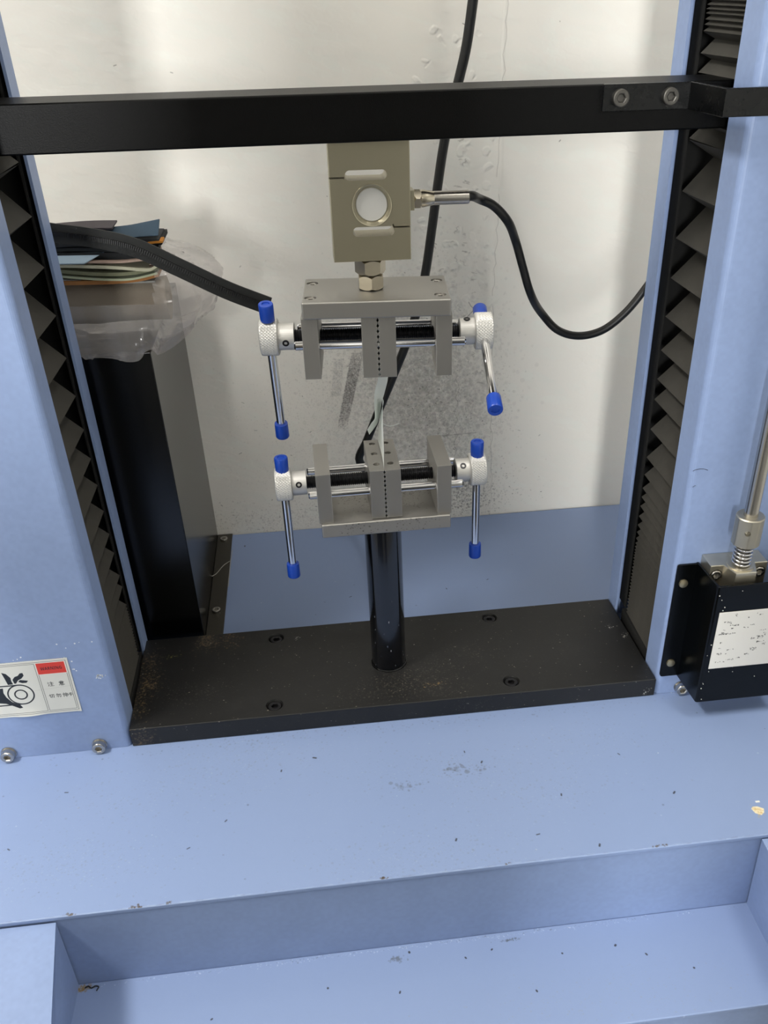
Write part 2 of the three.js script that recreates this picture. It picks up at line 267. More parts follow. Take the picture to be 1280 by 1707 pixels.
// ---------------------------------------------------------------- machine base: deck, riser, tread, side blocks
const FZ = 0.2136, TY = -0.0767;
const deckTex = canvasTex(2048, 1184, (g, W, H) => {                // x -0.42 .. 0.42, z -0.272 .. 0.2136
  const px = (x) => (x + 0.42) / 0.84 * W, py = (z) => (z + 0.272) / 0.4856 * H, s = W / 0.84, r = rng(21);
  g.fillStyle = BLUE_CSS; g.fillRect(0, 0, W, H);
  for (let i = 0; i < 900; i++) { g.globalAlpha = 0.02; g.fillStyle = r() < 0.6 ? '#8f9fba' : '#839acb'; g.beginPath(); g.ellipse(r() * W, r() * H, 20 + 130 * r(), 6 + 34 * r(), 0, 0, 6.3); g.fill(); }
  // settled dust and grime: grain patches
  for (const [x, z, n] of [[-0.24, 0.17, 900], [-0.12, 0.085, 700], [0.10, 0.15, 500], [0.03, 0.12, 700], [-0.2, 0.11, 500], [0.0, 0.2, 900], [0.15, 0.10, 400]]) { specks(g, n, r, px(x), py(z), 0.04 * s, 0.016 * s, '#7d8899', 0.6, 2.4, 0.35); specks(g, n * 0.5, r, px(x), py(z), 0.04 * s, 0.016 * s, '#c4cbd2', 0.6, 1.6, 0.22); }
  specks(g, 500, r, px(0), py(0.063), 0.16 * s, 0.004 * s, '#6d7687', 0.7, 2.4, 0.4);
  // dark nicks
  g.strokeStyle = '#2c2f38'; g.lineCap = 'round';
  for (const [x, z] of [[-0.16, 0.167], [-0.135, 0.145], [0.03, 0.186], [0.09, 0.19], [-0.095, 0.10], [0.17, 0.12], [0.2, 0.165], [-0.26, 0.1], [-0.29, 0.15], [0.13, 0.205], [0.05, 0.1], [0.062, 0.113], [-0.07, 0.09], [0.115, 0.155], [-0.136, -0.245], [-0.026, -0.13], [0.07, -0.13], [0.115, -0.14], [0.11, -0.205]])
    { g.globalAlpha = 0.8; g.lineWidth = 1.6 + 2 * r(); const a = r() * 3; g.beginPath(); g.moveTo(px(x), py(z)); g.lineTo(px(x) + 6 * Math.cos(a), py(z) + 4 * Math.sin(a)); g.stroke(); }
  for (let i = 0; i < 160; i++) { g.globalAlpha = 0.5 * r(); g.fillStyle = r() < 0.7 ? '#4b5260' : '#e4e6e6'; g.beginPath(); g.arc(r() * W, r() * H, 0.8 + 1.2 * r(), 0, 6.3); g.fill(); }
  for (const [x, z, n] of [[0.04, 0.118, 30], [0.055, 0.122, 24], [0.0, 0.13, 30]]) specks(g, n, r, px(x), py(z), 14, 6, '#5f6673', 1.5, 5, 0.5);
  // flaked paint, cream primer showing
  g.globalAlpha = 1; g.fillStyle = '#efe3c4'; g.beginPath(); [[0.2495, 0.189], [0.2515, 0.1872], [0.255, 0.1875], [0.2588, 0.19], [0.2575, 0.1935], [0.2545, 0.1958], [0.2508, 0.1935]].forEach(([x, z], i) => i ? g.lineTo(px(x), py(z)) : g.moveTo(px(x), py(z))); g.fill();
  specks(g, 40, r, px(0.2535), py(0.1915), 6, 5, '#c9a86a', 1, 4, 0.5); g.fillStyle = '#f2f0e6'; g.fillRect(px(0.2555), py(0.1822), 8, 4);
  // worn lip and rust chips along the front edge
  for (let i = 0; i < 260; i++) { g.globalAlpha = 0.3; g.fillStyle = r() < 0.6 ? '#a9b8d8' : '#77819a'; g.fillRect(r() * W, H - 1 - 3 * r() ** 2, 4 + 14 * r(), 1.2); }
  for (const x of [-0.195, -0.19, -0.17, -0.024, 0.062, 0.17, 0.176, -0.235]) { specks(g, 9, r, px(x), H - 3, 3.5, 1.6, '#4c4036', 1, 3, 0.85); }
  g.globalAlpha = 1;
});
deckTex.wrapS = deckTex.wrapT = THREE.ClampToEdgeWrapping; deckTex.repeat.set(1 / 0.84, 1 / 0.4856); deckTex.offset.set(0.5, 0.2136 / 0.4856);
const treadTex = canvasTex(1536, 256, (g, W, H) => {                // x -0.25 .. 0.25, z 0.2136 .. 0.297
  const px = (x) => (x + 0.25) / 0.5 * W, py = (z) => (z - 0.2136) / 0.0834 * H, r = rng(31);
  g.fillStyle = BLUE_CSS; g.fillRect(0, 0, W, H);
  for (let i = 0; i < 300; i++) { g.globalAlpha = 0.02; g.fillStyle = r() < 0.5 ? '#8f9fba' : '#839acb'; g.beginPath(); g.ellipse(r() * W, r() * H, 20 + 90 * r(), 5 + 18 * r(), 0, 0, 6.3); g.fill(); }
  specks(g, 900, r, px(0.12), py(0.275), 200, 40, '#8d97a5', 0.6, 2.2, 0.4); specks(g, 500, r, px(0), py(0.216), 420, 3, '#c9d4ea', 0.6, 2, 0.6); specks(g, 200, r, px(0), py(0.2155), 420, 2, '#5a6272', 0.6, 1.8, 0.5);
  g.fillStyle = '#2a2d35'; for (const [x, z] of [[-0.02, 0.25], [0.075, 0.262], [-0.15, 0.252], [0.03, 0.23], [0.14, 0.235], [0.16, 0.245], [0.10, 0.236], [-0.01, 0.22], [0.19, 0.26], [0.05, 0.226], [-0.07, 0.24]]) { g.globalAlpha = 0.85; g.beginPath(); g.ellipse(px(x), py(z), 2 + 2 * r(), 1.6 + r(), r() * 3, 0, 6.3); g.fill(); }
  specks(g, 60, r, px(-0.02), py(0.2245), 10, 3, '#5c636f', 1, 4, 0.5); specks(g, 50, r, px(0.065), py(0.22), 12, 2, '#555d6b', 1, 3, 0.6);
  specks(g, 200, r, px(-0.243), py(0.2165), 10, 4, '#8a6d3e', 0.8, 2.6, 0.7);
  g.globalAlpha = 1;
});
treadTex.wrapS = treadTex.wrapT = THREE.ClampToEdgeWrapping; treadTex.repeat.set(1 / 0.5, 1 / 0.0834); treadTex.offset.set(0.5, 0.297 / 0.0834);
const base = thing('machine_base', 'blue painted base of the testing machine with stepped front tread, standing below the columns', 'machine base', [0, 0, 0]);
part('deck', rbox(-0.42, 0.42, -0.0035, 0, WZ + 0.001, FZ, 0.0009), std('#f6f6f6', 0.4, 0, { map: deckTex, bumpMap: rep(fine, 0.06), bumpScale: 0.00003 }), base);
part('riser', box(-0.42, 0.42, TY - 0.004, -0.0036, FZ - 0.005, FZ - 0.0008), M.blue, base);
part('tread', rbox(-0.252, 0.252, TY - 0.0035, TY, FZ - 0.0008, 0.2932, 0.0009), std('#f6f6f6', 0.4, 0, { map: treadTex, bumpMap: rep(fine, 0.06), bumpScale: 0.00003 }), base);
part('tread_front', box(-0.252, 0.252, TY - 0.14, TY - 0.0036, 0.288, 0.2924), M.blue, base);
part('side_block', hexa([[-0.42, TY, 0.296], [-0.2455, TY, 0.296], [-0.2455, TY, FZ + 0.0004], [-0.42, TY, FZ + 0.0004], [-0.42, -0.0045, 0.296], [-0.2308, -0.0045, 0.296], [-0.2445, -0.0045, FZ + 0.0004], [-0.42, -0.0045, FZ + 0.0004]]), M.blue, base);
part('side_block', hexa([[0.2495, TY, 0.296], [0.42, TY, 0.296], [0.42, TY, FZ + 0.0004], [0.2495, TY, FZ + 0.0004], [0.2440, -0.0035, 0.296], [0.42, -0.0035, 0.296], [0.42, -0.0035, FZ + 0.0004], [0.2470, -0.0035, FZ + 0.0004]]), M.blue, base);
part('cabinet', [box(-0.42, 0.42, -0.86, TY - 0.004, WZ + 0.002, 0.286)], M.blue, base);
single('fibre_scrap', 'curled black fibre lying in the left corner of the lower tread', 'fibre', tube([[-0.2408, TY + 0.0006, 0.2168], [-0.2385, TY + 0.0012, 0.2160], [-0.2362, TY + 0.0006, 0.2174], [-0.2335, TY + 0.0012, 0.2166], [-0.2312, TY + 0.0008, 0.2172], [-0.2322, TY + 0.0005, 0.2200]], 0.00045, 40, 6), std('#15171b', 0.7));

// ---------------------------------------------------------------- bed plate and post
const PT = 0.018;
const plateTex = canvasTex(1536, 512, (g, W, H) => {                // x -0.22 .. 0.225, z -0.065 .. 0.058
  const px = (x) => (x + 0.22) / 0.445 * W, py = (z) => (z + 0.065) / 0.123 * H, r = rng(41);
  g.fillStyle = '#121212'; g.fillRect(0, 0, W, H);
  for (let i = 0; i < 500; i++) { g.globalAlpha = 0.06; g.fillStyle = r() < 0.6 ? '#211f1a' : '#0a0a0b'; g.beginPath(); g.ellipse(r() * W, r() * H, 12 + 60 * r(), 8 + 30 * r(), r() * 3, 0, 6.3); g.fill(); }
  specks(g, 4000, r, W / 2, H / 2, W * 0.35, H * 0.4, '#4a463c', 0.8, 3.2, 0.35);
  for (const [x, z, n] of [[0.01, 0.03, 700], [-0.02, 0.04, 500], [0.04, 0.04, 500], [-0.17, 0.02, 400], [0.03, 0.02, 500], [0.07, 0.0, 300]]) specks(g, n, r, px(x), py(z), 60, 40, '#7b7464', 0.8, 3, 0.4);
  for (const [x, z, n, c] of [[-0.16, -0.058, 500, '#7b6547'], [-0.14, -0.056, 260, '#84643f'], [-0.205, 0, 500, '#6c5a3f'], [-0.213, 0.03, 300, '#75613f'], [-0.208, -0.03, 300, '#6c5a3f'], [0.035, 0.036, 40, '#9a7a4a'], [-0.19, -0.035, 30, '#8a8a40']]) specks(g, n, r, px(x), py(z), 18, n > 100 ? 40 : 6, c, 1, 4, 0.6);
  for (let i = 0; i < 260; i++) { g.globalAlpha = 0.3 + 0.5 * r(); g.fillStyle = r() < 0.7 ? '#a59c88' : '#c8c2b4'; g.beginPath(); g.arc(r() * W, r() * H, 0.9 + 1.4 * r(), 0, 6.3); g.fill(); }
  for (const [x, z] of [[0.205, -0.02], [0.214, -0.004], [-0.08, -0.045]]) specks(g, 26, r, px(x), py(z), 6, 7, '#d8d6cc', 0.8, 3, 0.8);
  g.globalAlpha = 0.7; g.strokeStyle = '#6b6253'; g.lineWidth = 2; for (let i = 0; i < 240; i++) { const x = r() * W; g.globalAlpha = 0.5 * r(); g.beginPath(); g.moveTo(x, H - 2); g.lineTo(x + 20 * r(), H - 2); g.stroke(); }
  g.globalAlpha = 1;
});
plateTex.wrapS = plateTex.wrapT = THREE.ClampToEdgeWrapping; plateTex.repeat.set(1 / 0.445, 1 / 0.123); plateTex.offset.set(0.22 / 0.445, 0.058 / 0.123);
const bedMat = std('#ffffff', 0.5, 0, { map: plateTex, bumpMap: rep(fine, 0.05), bumpScale: 0.00006 });
const edgeGrime = canvasTex(1024, 64, (g, W, H) => { const r = rng(44); g.fillStyle = '#15161a'; g.fillRect(0, 0, W, H); specks(g, 900, r, W / 2, H / 2, W * 0.35, 16, '#4d4a44', 0.5, 1.6, 0.5); for (const x of [0.72, 0.76, 0.9, 0.95, 0.99]) specks(g, 90, r, W * x, H * 0.7, 22, 6, '#7a6240', 0.6, 2, 0.7); specks(g, 30, r, W * 0.27, H * 0.45, 6, 3, '#cfcabb', 0.6, 2, 0.8); });
const bed = thing('bed_plate', 'thick black steel bed plate bolted across the deck between the two columns', 'plate', [0, 0, 0]);
{
  const holes = [[-0.0985, -0.0477], [-0.0990, 0.0430], [0.1000, 0.0417], [0.0985, -0.0496]];
  const sh = poly([[-0.2145, -0.0565], [0.2212, -0.0575], [0.2165, 0.0630], [-0.2165, 0.0620]]);
  part('plate', cut(extrudeY(sh, 0.0003, PT, 0.0006), holes.map(([x, z]) => T(new THREE.CylinderGeometry(0.0072, 0.0045, 0.0062, 32), x, PT - 0.0030, z))), bedMat, bed);
  for (const [x, z] of holes) part('countersunk_screw', capScrew(0.0056, 0.0040, 0.0028).map(g => T(g, x, PT - 0.0050, z)), M.blackOxide, bed);
}
const postTex = canvasTex(256, 512, (g, W, H) => { const r = rng(47); g.fillStyle = '#04060c'; g.fillRect(0, 0, W, H); for (let i = 0; i < 150; i++) { g.globalAlpha = 0.5 + 0.5 * r(); g.fillStyle = r() < 0.5 ? '#6d7486' : '#b9bcc4'; g.beginPath(); g.arc(r() * W, H * (0.2 + 0.8 * r() ** 0.6), 0.6 + 1.0 * r(), 0, 6.3); g.fill(); } });
const post = thing('support_post', 'round glossy black post standing on the bed plate under the lower grip', 'post', [0, PT, 0]);
{ const g = lathe([[0, 0], [0.0146, 0], [0.0146, 0.1468], [0, 0.1468]], 64); const u = g.attributes.uv; part('tube', g, std('#ffffff', 0.2, 0, { map: postTex, clearcoat: 0.5, clearcoatRoughness: 0.1 }), post, { raw: true });
  part('weld_collar', lathe([[0.0146, 0], [0.0156, 0], [0.0153, 0.0008], [0.0146, 0.0012]], 48), M.blackPaint, post); }

// ---------------------------------------------------------------- columns with bellows
const slotF = 0.030, slotR = -0.047;
function bellows(name, root, xr, dir, ys, label) {                  // ys: heights of the ridges from the top one down; dir +1: the column lies to +x
  const b = new THREE.Group(); b.name = name; root.add(b); if (label) b.userData.label = label;
  for (let i = 0; i + 1 < ys.length; i++) {
    const p = ys[i] - ys[i + 1], depth = Math.min(0.018, 0.0016 + p * 0.52), mid = ys[i + 1] + p * 0.62, wob = 0.0012 * noise3.noise(i * 1.3, xr * 9, 3.1);
    const ring = (y, inset, tilt) => { const x0 = xr + dir * (inset + 0.0003), x1 = xr + dir * 0.11, z0 = -0.0375 + inset * 0.2 + wob, z1 = 0.0455 - inset * 0.5; return [[x0, y - tilt, z0], [x0, y + tilt * 0.4, z1], [x1, y, z1], [x1, y, z0]]; };
    const tl = Math.min(0.002, p * 0.05), R = [ring(ys[i], 0, tl), ring(mid, depth, 0), ring(ys[i + 1], 0, tl)], pos = [];
    for (let k = 0; k < 2; k++) for (let e = 0; e < 4; e++) { const f = (e + 1) % 4, A = R[k][e], B = R[k][f], C = R[k + 1][f], D = R[k + 1][e]; pos.push(...A, ...B, ...C, ...A, ...C, ...D); }
    // side faces towards the slot get a slight belly, so that cloth does not look like sheet steel
    const g = new THREE.BufferGeometry(); g.setAttribute('position', new THREE.Float32BufferAttribute(pos, 3)); g.computeVertexNormals();
    part('fold', g, M.bellows2, b);
  }
  return b;
}
M.bellows2 = M.bellows.clone(); M.bellows2.side = THREE.DoubleSide;
const stack = (from, to, pitch, seed) => { const r = rng(seed), o = []; for (let y = from; y > to; y -= pitch * (0.8 + 0.4 * r())) o.push(y); return o; };
function column(label, dir, xf, xrear, W, lowYs, highYs) {          // xf, xrear: inner face at the front and at the rear
  const c = thing('machine_column', label, 'column', [0, 0, 0]);
  const zf = 0.056, zr = -0.0655, t = 0.002, X = (z) => xf + (xrear - xf) * (zf - z) / (zf - zr), o = xf + dir * W, d = dir * t;
  const arc = []; const R = 0.005; for (let i = 0; i <= 6; i++) { const a = i / 6 * Math.PI / 2; arc.push([X(zf - R) + dir * (R - R * Math.cos(a)), zf - R + R * Math.sin(a)]); }
  const arcIn = []; for (let i = 6; i >= 0; i--) { const a = i / 6 * Math.PI / 2, r = R - t; arcIn.push([X(zf - R) + dir * (R - r * Math.cos(a)), zf - R + r * Math.sin(a)]); }
  const outer = [[X(slotF), slotF], ...arc, [o, zf], [o, zr], [X(zr), zr], [X(slotR), slotR]];
  const inner = [[X(slotR) + d, slotR], [X(zr) + d, zr + t], [o - d, zr + t], [o - d, zf - t], ...arcIn, [X(slotF) + d, slotF]];
  part('column_shell', extrudeY(poly([...outer, ...inner].map(([x, z]) => [x, -z])), 0.0002, 0.86), M.blue, c);
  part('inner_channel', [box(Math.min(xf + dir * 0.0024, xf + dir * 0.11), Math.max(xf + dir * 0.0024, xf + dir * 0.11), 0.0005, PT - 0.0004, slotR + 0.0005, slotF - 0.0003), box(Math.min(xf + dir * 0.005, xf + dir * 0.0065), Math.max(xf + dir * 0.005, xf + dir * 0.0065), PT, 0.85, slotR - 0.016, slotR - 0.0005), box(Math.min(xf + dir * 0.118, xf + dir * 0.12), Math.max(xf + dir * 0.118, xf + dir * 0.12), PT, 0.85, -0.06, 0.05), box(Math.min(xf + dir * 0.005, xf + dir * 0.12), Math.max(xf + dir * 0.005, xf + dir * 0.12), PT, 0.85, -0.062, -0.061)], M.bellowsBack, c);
  bellows('lower_bellows', c, xf + dir * 0.0027, dir, lowYs, 'black accordion bellows below the crossbar'); bellows('upper_bellows', c, xf + dir * 0.0027, dir, highYs, 'black accordion bellows above the crossbar');
  return c;
}
const colL = column('blue painted column carrying the warning sticker, black bellows in its slot', -1, -0.2155, -0.2155, 0.165,
  [0.4325, 0.4225, 0.3906, 0.3579, 0.325, 0.2942, 0.2653, 0.2383, 0.2142, 0.1911, 0.168, 0.1467, 0.1284, 0.1063, 0.0947, 0.0764, ...stack(0.0725, 0.0185, 0.0033, 3)], [0.80, 0.76, 0.72, 0.68, 0.64, 0.60, 0.575, 0.55, 0.525, 0.498, 0.4665]);
const colR = column('blue painted column carrying the black switch box, black bellows in its slot', 1, 0.2225, 0.2175, 0.165,
  [0.4325, 0.4210, 0.3880, 0.3560, 0.3275, 0.2985, 0.2720, 0.2485, 0.2310, 0.2055, 0.1800, 0.1635, 0.1505, 0.1420, 0.1330, 0.1230, 0.1140, 0.1070, 0.1005, ...stack(0.0955, 0.0185, 0.0033, 4)], [0.80, 0.74, 0.68, 0.62, 0.58, 0.55, ...stack(0.532, 0.486, 0.0027, 8), 0.4835, 0.4715, 0.4605]);
const capM6 = join(capScrew(0.0052, 0.0062, 0.0026)); alongZ(capM6);
for (const [c, x, y] of [[colL, -0.3105, 0.0064], [colL, -0.2400, 0.0060], [colR, 0.2445, 0.0064]]) { const m = part('cap_screw', T(capM6.clone(), x, y, 0.0562), M.steel, c); part('washer', T(alongZ(new THREE.CylinderGeometry(0.0060, 0.0060, 0.0008, 28)), x, y + 0.0, 0.0566), M.steel, c); }

// the warning sticker on the left column
const stickerTex = canvasTex(1024, 612, (g, W, H) => {              // x -0.3335 .. -0.2455, y 0.0430 .. 0.0956
  const px = (x) => (x + 0.3335) / 0.088 * W, py = (y) => H - (y - 0.0430) / 0.0526 * H, s = W / 0.088, r = rng(51);
  g.fillStyle = '#d2d2cb'; g.fillRect(0, 0, W, H); specks(g, 800, r, W / 2, H / 2, W * 0.4, H * 0.4, '#cfcfc8', 1, 3, 0.4);
  g.strokeStyle = '#5a5c58'; g.lineWidth = 4; const frame = (x0, x1, y0, y1) => g.strokeRect(px(x0), py(y1), (x1 - x0) * s, (y1 - y0) * s);
  frame(-0.3315, -0.2472, 0.0448, 0.0938); frame(-0.3305, -0.2703, 0.0462, 0.0924); frame(-0.2690, -0.2484, 0.0462, 0.0924);
  g.fillStyle = '#cf3b2c'; g.fillRect(px(-0.2692), py(0.0928), 0.0210 * s, 0.0108 * s); g.strokeStyle = '#f0e6dc'; g.lineWidth = 3; g.strokeRect(px(-0.2692), py(0.0928), 0.0210 * s, 0.0108 * s);
  g.fillStyle = '#3a0f0c'; g.font = 'bold 46px sans-serif'; g.textAlign = 'center'; g.textBaseline = 'middle'; g.save(); g.translate(px(-0.2587), py(0.0873)); g.scale(0.82, 1); g.fillText('WARNING', 0, 0); g.restore();
  // ideograms as brush strokes on a 100 grid
  const chars = { a: [[8, 14, 20, 26], [4, 38, 16, 48], [6, 94, 24, 62], [56, 4, 66, 16], [36, 26, 94, 26], [40, 54, 90, 54], [64, 26, 64, 92], [30, 92, 98, 92]],
    b: [[50, 2, 50, 12], [20, 14, 80, 14], [32, 18, 38, 28], [68, 18, 62, 28], [8, 32, 92, 32], [26, 40, 74, 40], [26, 40, 26, 66], [74, 40, 74, 66], [26, 53, 74, 53], [26, 66, 74, 66], [14, 78, 8, 92], [34, 74, 36, 94], [36, 94, 72, 94], [72, 94, 74, 84], [52, 74, 58, 84], [84, 74, 94, 86]],
    c: [[4, 42, 48, 30], [26, 10, 26, 80], [26, 80, 46, 66], [50, 20, 94, 20], [94, 20, 86, 88], [86, 88, 74, 80], [68, 20, 62, 60], [62, 60, 44, 92]],
    d: [[32, 6, 8, 44], [26, 24, 90, 24], [90, 24, 80, 90], [80, 90, 66, 82], [50, 26, 14, 76], [70, 28, 34, 90]],
    e: [[28, 4, 6, 44], [18, 30, 18, 96], [38, 22, 92, 22], [38, 22, 38, 72], [92, 22, 92, 72], [38, 46, 92, 46], [38, 70, 92, 70], [65, 4, 65, 98]],
    f: [[76, 6, 24, 14], [18, 32, 82, 32], [6, 54, 94, 54], [52, 12, 52, 90], [52, 90, 36, 82]] };
  const ch = (k, cx, cy, size) => { g.strokeStyle = '#23241f'; g.lineCap = 'round'; g.lineWidth = size * s * 0.095; for (const [a, b, c, d] of chars[k]) { g.beginPath(); g.moveTo(px(cx) + (a - 50) / 100 * size * s, py(cy) + (b - 50) / 100 * size * s); g.lineTo(px(cx) + (c - 50) / 100 * size * s, py(cy) + (d - 50) / 100 * size * s); g.stroke(); } };
  ch('a', -0.2625, 0.0722, 0.0045); ch('b', -0.2545, 0.0722, 0.0045); ch('c', -0.2644, 0.0604, 0.0042); ch('d', -0.2592, 0.0604, 0.0042); ch('e', -0.2541, 0.0604, 0.0042); ch('f', -0.2502, 0.0604, 0.0036);
  // pictogram: belt roller drawing in a hand
  const ink = '#14191d'; g.strokeStyle = ink; g.fillStyle = ink; g.lineWidth = 0.0011 * s;
  const cx = -0.2862, cy = 0.0645, R = 0.0094; g.beginPath(); g.arc(px(cx), py(cy), R * s, 0, 6.3); g.stroke(); g.beginPath(); g.arc(px(cx), py(cy), R * 0.47 * s, 0, 6.3); g.stroke();
  g.beginPath(); g.moveTo(px(cx), py(cy + R)); g.lineTo(px(-0.3295), py(cy + R)); g.moveTo(px(cx), py(cy - R)); g.lineTo(px(-0.3295), py(cy - R)); g.stroke();
  const shape = (pts) => { g.beginPath(); pts.forEach(([x, y], i) => i ? g.lineTo(px(cx + x * 1e-3), py(cy + y * 1e-3)) : g.moveTo(px(cx + x * 1e-3), py(cy + y * 1e-3))); g.closePath(); g.fill(); };
  shape([[-7, 10.5], [-8, 17], [-9, 22.5], [-6, 21], [-3.6, 17], [-3.8, 14], [-3.2, 10.6]]); shape([[-2.2, 11.2], [-2.6, 15], [-0.5, 17.5], [2, 18.3], [4, 20.5], [6, 20.6], [6.3, 18], [4, 15.4], [1.2, 14], [-1, 11]]); shape([[1, 12.5], [2.6, 14.2], [8.2, 12.8], [6.8, 11], [3.6, 11]]);
  shape([[-43, 7], [-11.5, 7.5], [-12.2, 3], [-11.2, -1.5], [-8.2, -6.5], [-3, -10], [-1.6, -13], [-4, -13.5], [-9, -10], [-13, -7.6], [-20, -6.2], [-43, -6]]);
  shape([[-43, 21], [-30, 22], [-22, 18], [-18, 13], [-24, 11], [-43, 12]]);
  g.globalAlpha = 0.35; g.strokeStyle = '#9a9a92'; g.lineWidth = 3; g.beginPath(); g.moveTo(px(-0.29), py(0.066)); g.lineTo(px(-0.248), py(0.069)); g.stroke(); g.globalAlpha = 1;
});
{
  const w = 0.088, h = 0.0526, n = 24, g = new THREE.BoxGeometry(w, h, 0.0003, n, 12, 1), p = g.attributes.position;
  for (let i = 0; i < p.count; i++) { const x = p.getX(i), y = p.getY(i), e = Math.max(0, -y - h * 0.38) / (h * 0.12); p.setZ(i, p.getZ(i) + 0.0012 * e * e * Math.max(0, Math.sin(x * 130 + 1))); p.setX(i, x + 0.0004 * y / h); }
  g.computeVertexNormals(); g.translate(-0.2895, 0.0693, 0.0563);
  stickerTex.wrapS = stickerTex.wrapT = THREE.ClampToEdgeWrapping;
  single('warning_sticker', 'white sticker with red warning panel and hand-in-roller pictogram on the left column', 'warning sticker', g, std('#ffffff', 0.45, 0, { map: stickerTex }), null, { raw: true });
}
part('scratch', [tube([[0.2237, 0.2130, 0.0561], [0.2252, 0.2138, 0.0561], [0.2281, 0.2144, 0.0561], [0.2320, 0.2141, 0.0561], [0.2351, 0.2129, 0.0561]], 0.00018, 20, 5), tube([[0.2253, 0.1999, 0.0561], [0.2262, 0.2000, 0.0561], [0.2270, 0.2008, 0.0561], [0.2280, 0.2006, 0.0561]], 0.00014, 14, 5)], std('#20242c', 0.6), colR, { label: 'thin dark scratch marks in the paint' });
// paint scuffs beside the sticker: specks of bare metal, thin raised flakes
{
  const r = rng(57), fl = colL;
  const list = []; for (const [x, y, n, s] of [[-0.2255, 0.0745, 16, 0.0026], [-0.2450, 0.0935, 3, 0.003], [-0.2440, 0.083, 3, 0.002], [-0.232, 0.107, 3, 0.004], [-0.283, 0.0985, 3, 0.004], [-0.2445, 0.106, 2, 0.003]]) for (let i = 0; i < n; i++) list.push(T(new THREE.CylinderGeometry(0.0003 + 0.0005 * r(), 0.0003 + 0.0004 * r(), 0.0001, 5).rotateX(Math.PI / 2), x + gauss(r) * s, y + gauss(r) * s * 0.5, 0.05605));
  part('paint_chips', list, std('#d7dbe0', 0.5), fl, { kind: 'stuff', label: 'small chips of pale bare paint beside the sticker' });
}

// ---------------------------------------------------------------- crossbar
const BB = 0.4335, BT = 0.4602;
const bar = thing('crossbar', 'black steel crossbar spanning between the two columns above the load cell', 'crossbar', [0, BB, 0]);
{
  const barTex = canvasTex(1024, 128, (g, W, H) => { const r = rng(61); g.fillStyle = '#0d0e0f'; g.fillRect(0, 0, W, H); for (let i = 0; i < 900; i++) { g.globalAlpha = 0.15 + 0.3 * r(); g.fillStyle = r() < 0.75 ? '#26261f' : '#5d5a4d'; g.beginPath(); g.arc(r() * W, r() * H, 0.4 + 0.9 * r(), 0, 6.3); g.fill(); } });
  barTex.wrapS = barTex.wrapT = THREE.RepeatWrapping; barTex.repeat.set(1 / 0.4, 1 / 0.05);
  part('beam', rbox(-0.285, 0.285, 0, BT - BB, -0.02, 0.02, 0.0012, 3), std('#444444', 0.42, 0, { specularIntensity: 0.3, map: barTex, bumpMap: rep(fine, 0.05), bumpScale: 0.00008 }), bar);
  const y0 = 0.0120, y1 = 0.0268, zb = 0.0203, t = 0.003;
  const sh = poly([[0.1437, -zb], [0.2000, -zb], [0.2040, -0.0640], [0.305, -0.0640], [0.305, -0.0670], [0.2010, -0.0670], [0.1972, -zb - t], [0.1437, -zb - t]]);
  const arm = part('stop_arm', extrudeY(sh, y0, y1, 0.0004), M.blackPaint, bar, { label: 'cranked flat black arm bolted to the front of the beam' });
  const bolt = join(capScrew(0.0050, 0.0042, 0.0024)); alongZ(bolt);
  for (const x of [0.1536, 0.1846]) part('bolt', T(bolt.clone(), x, 0.0195, zb + t), M.darkScrew, arm);
}

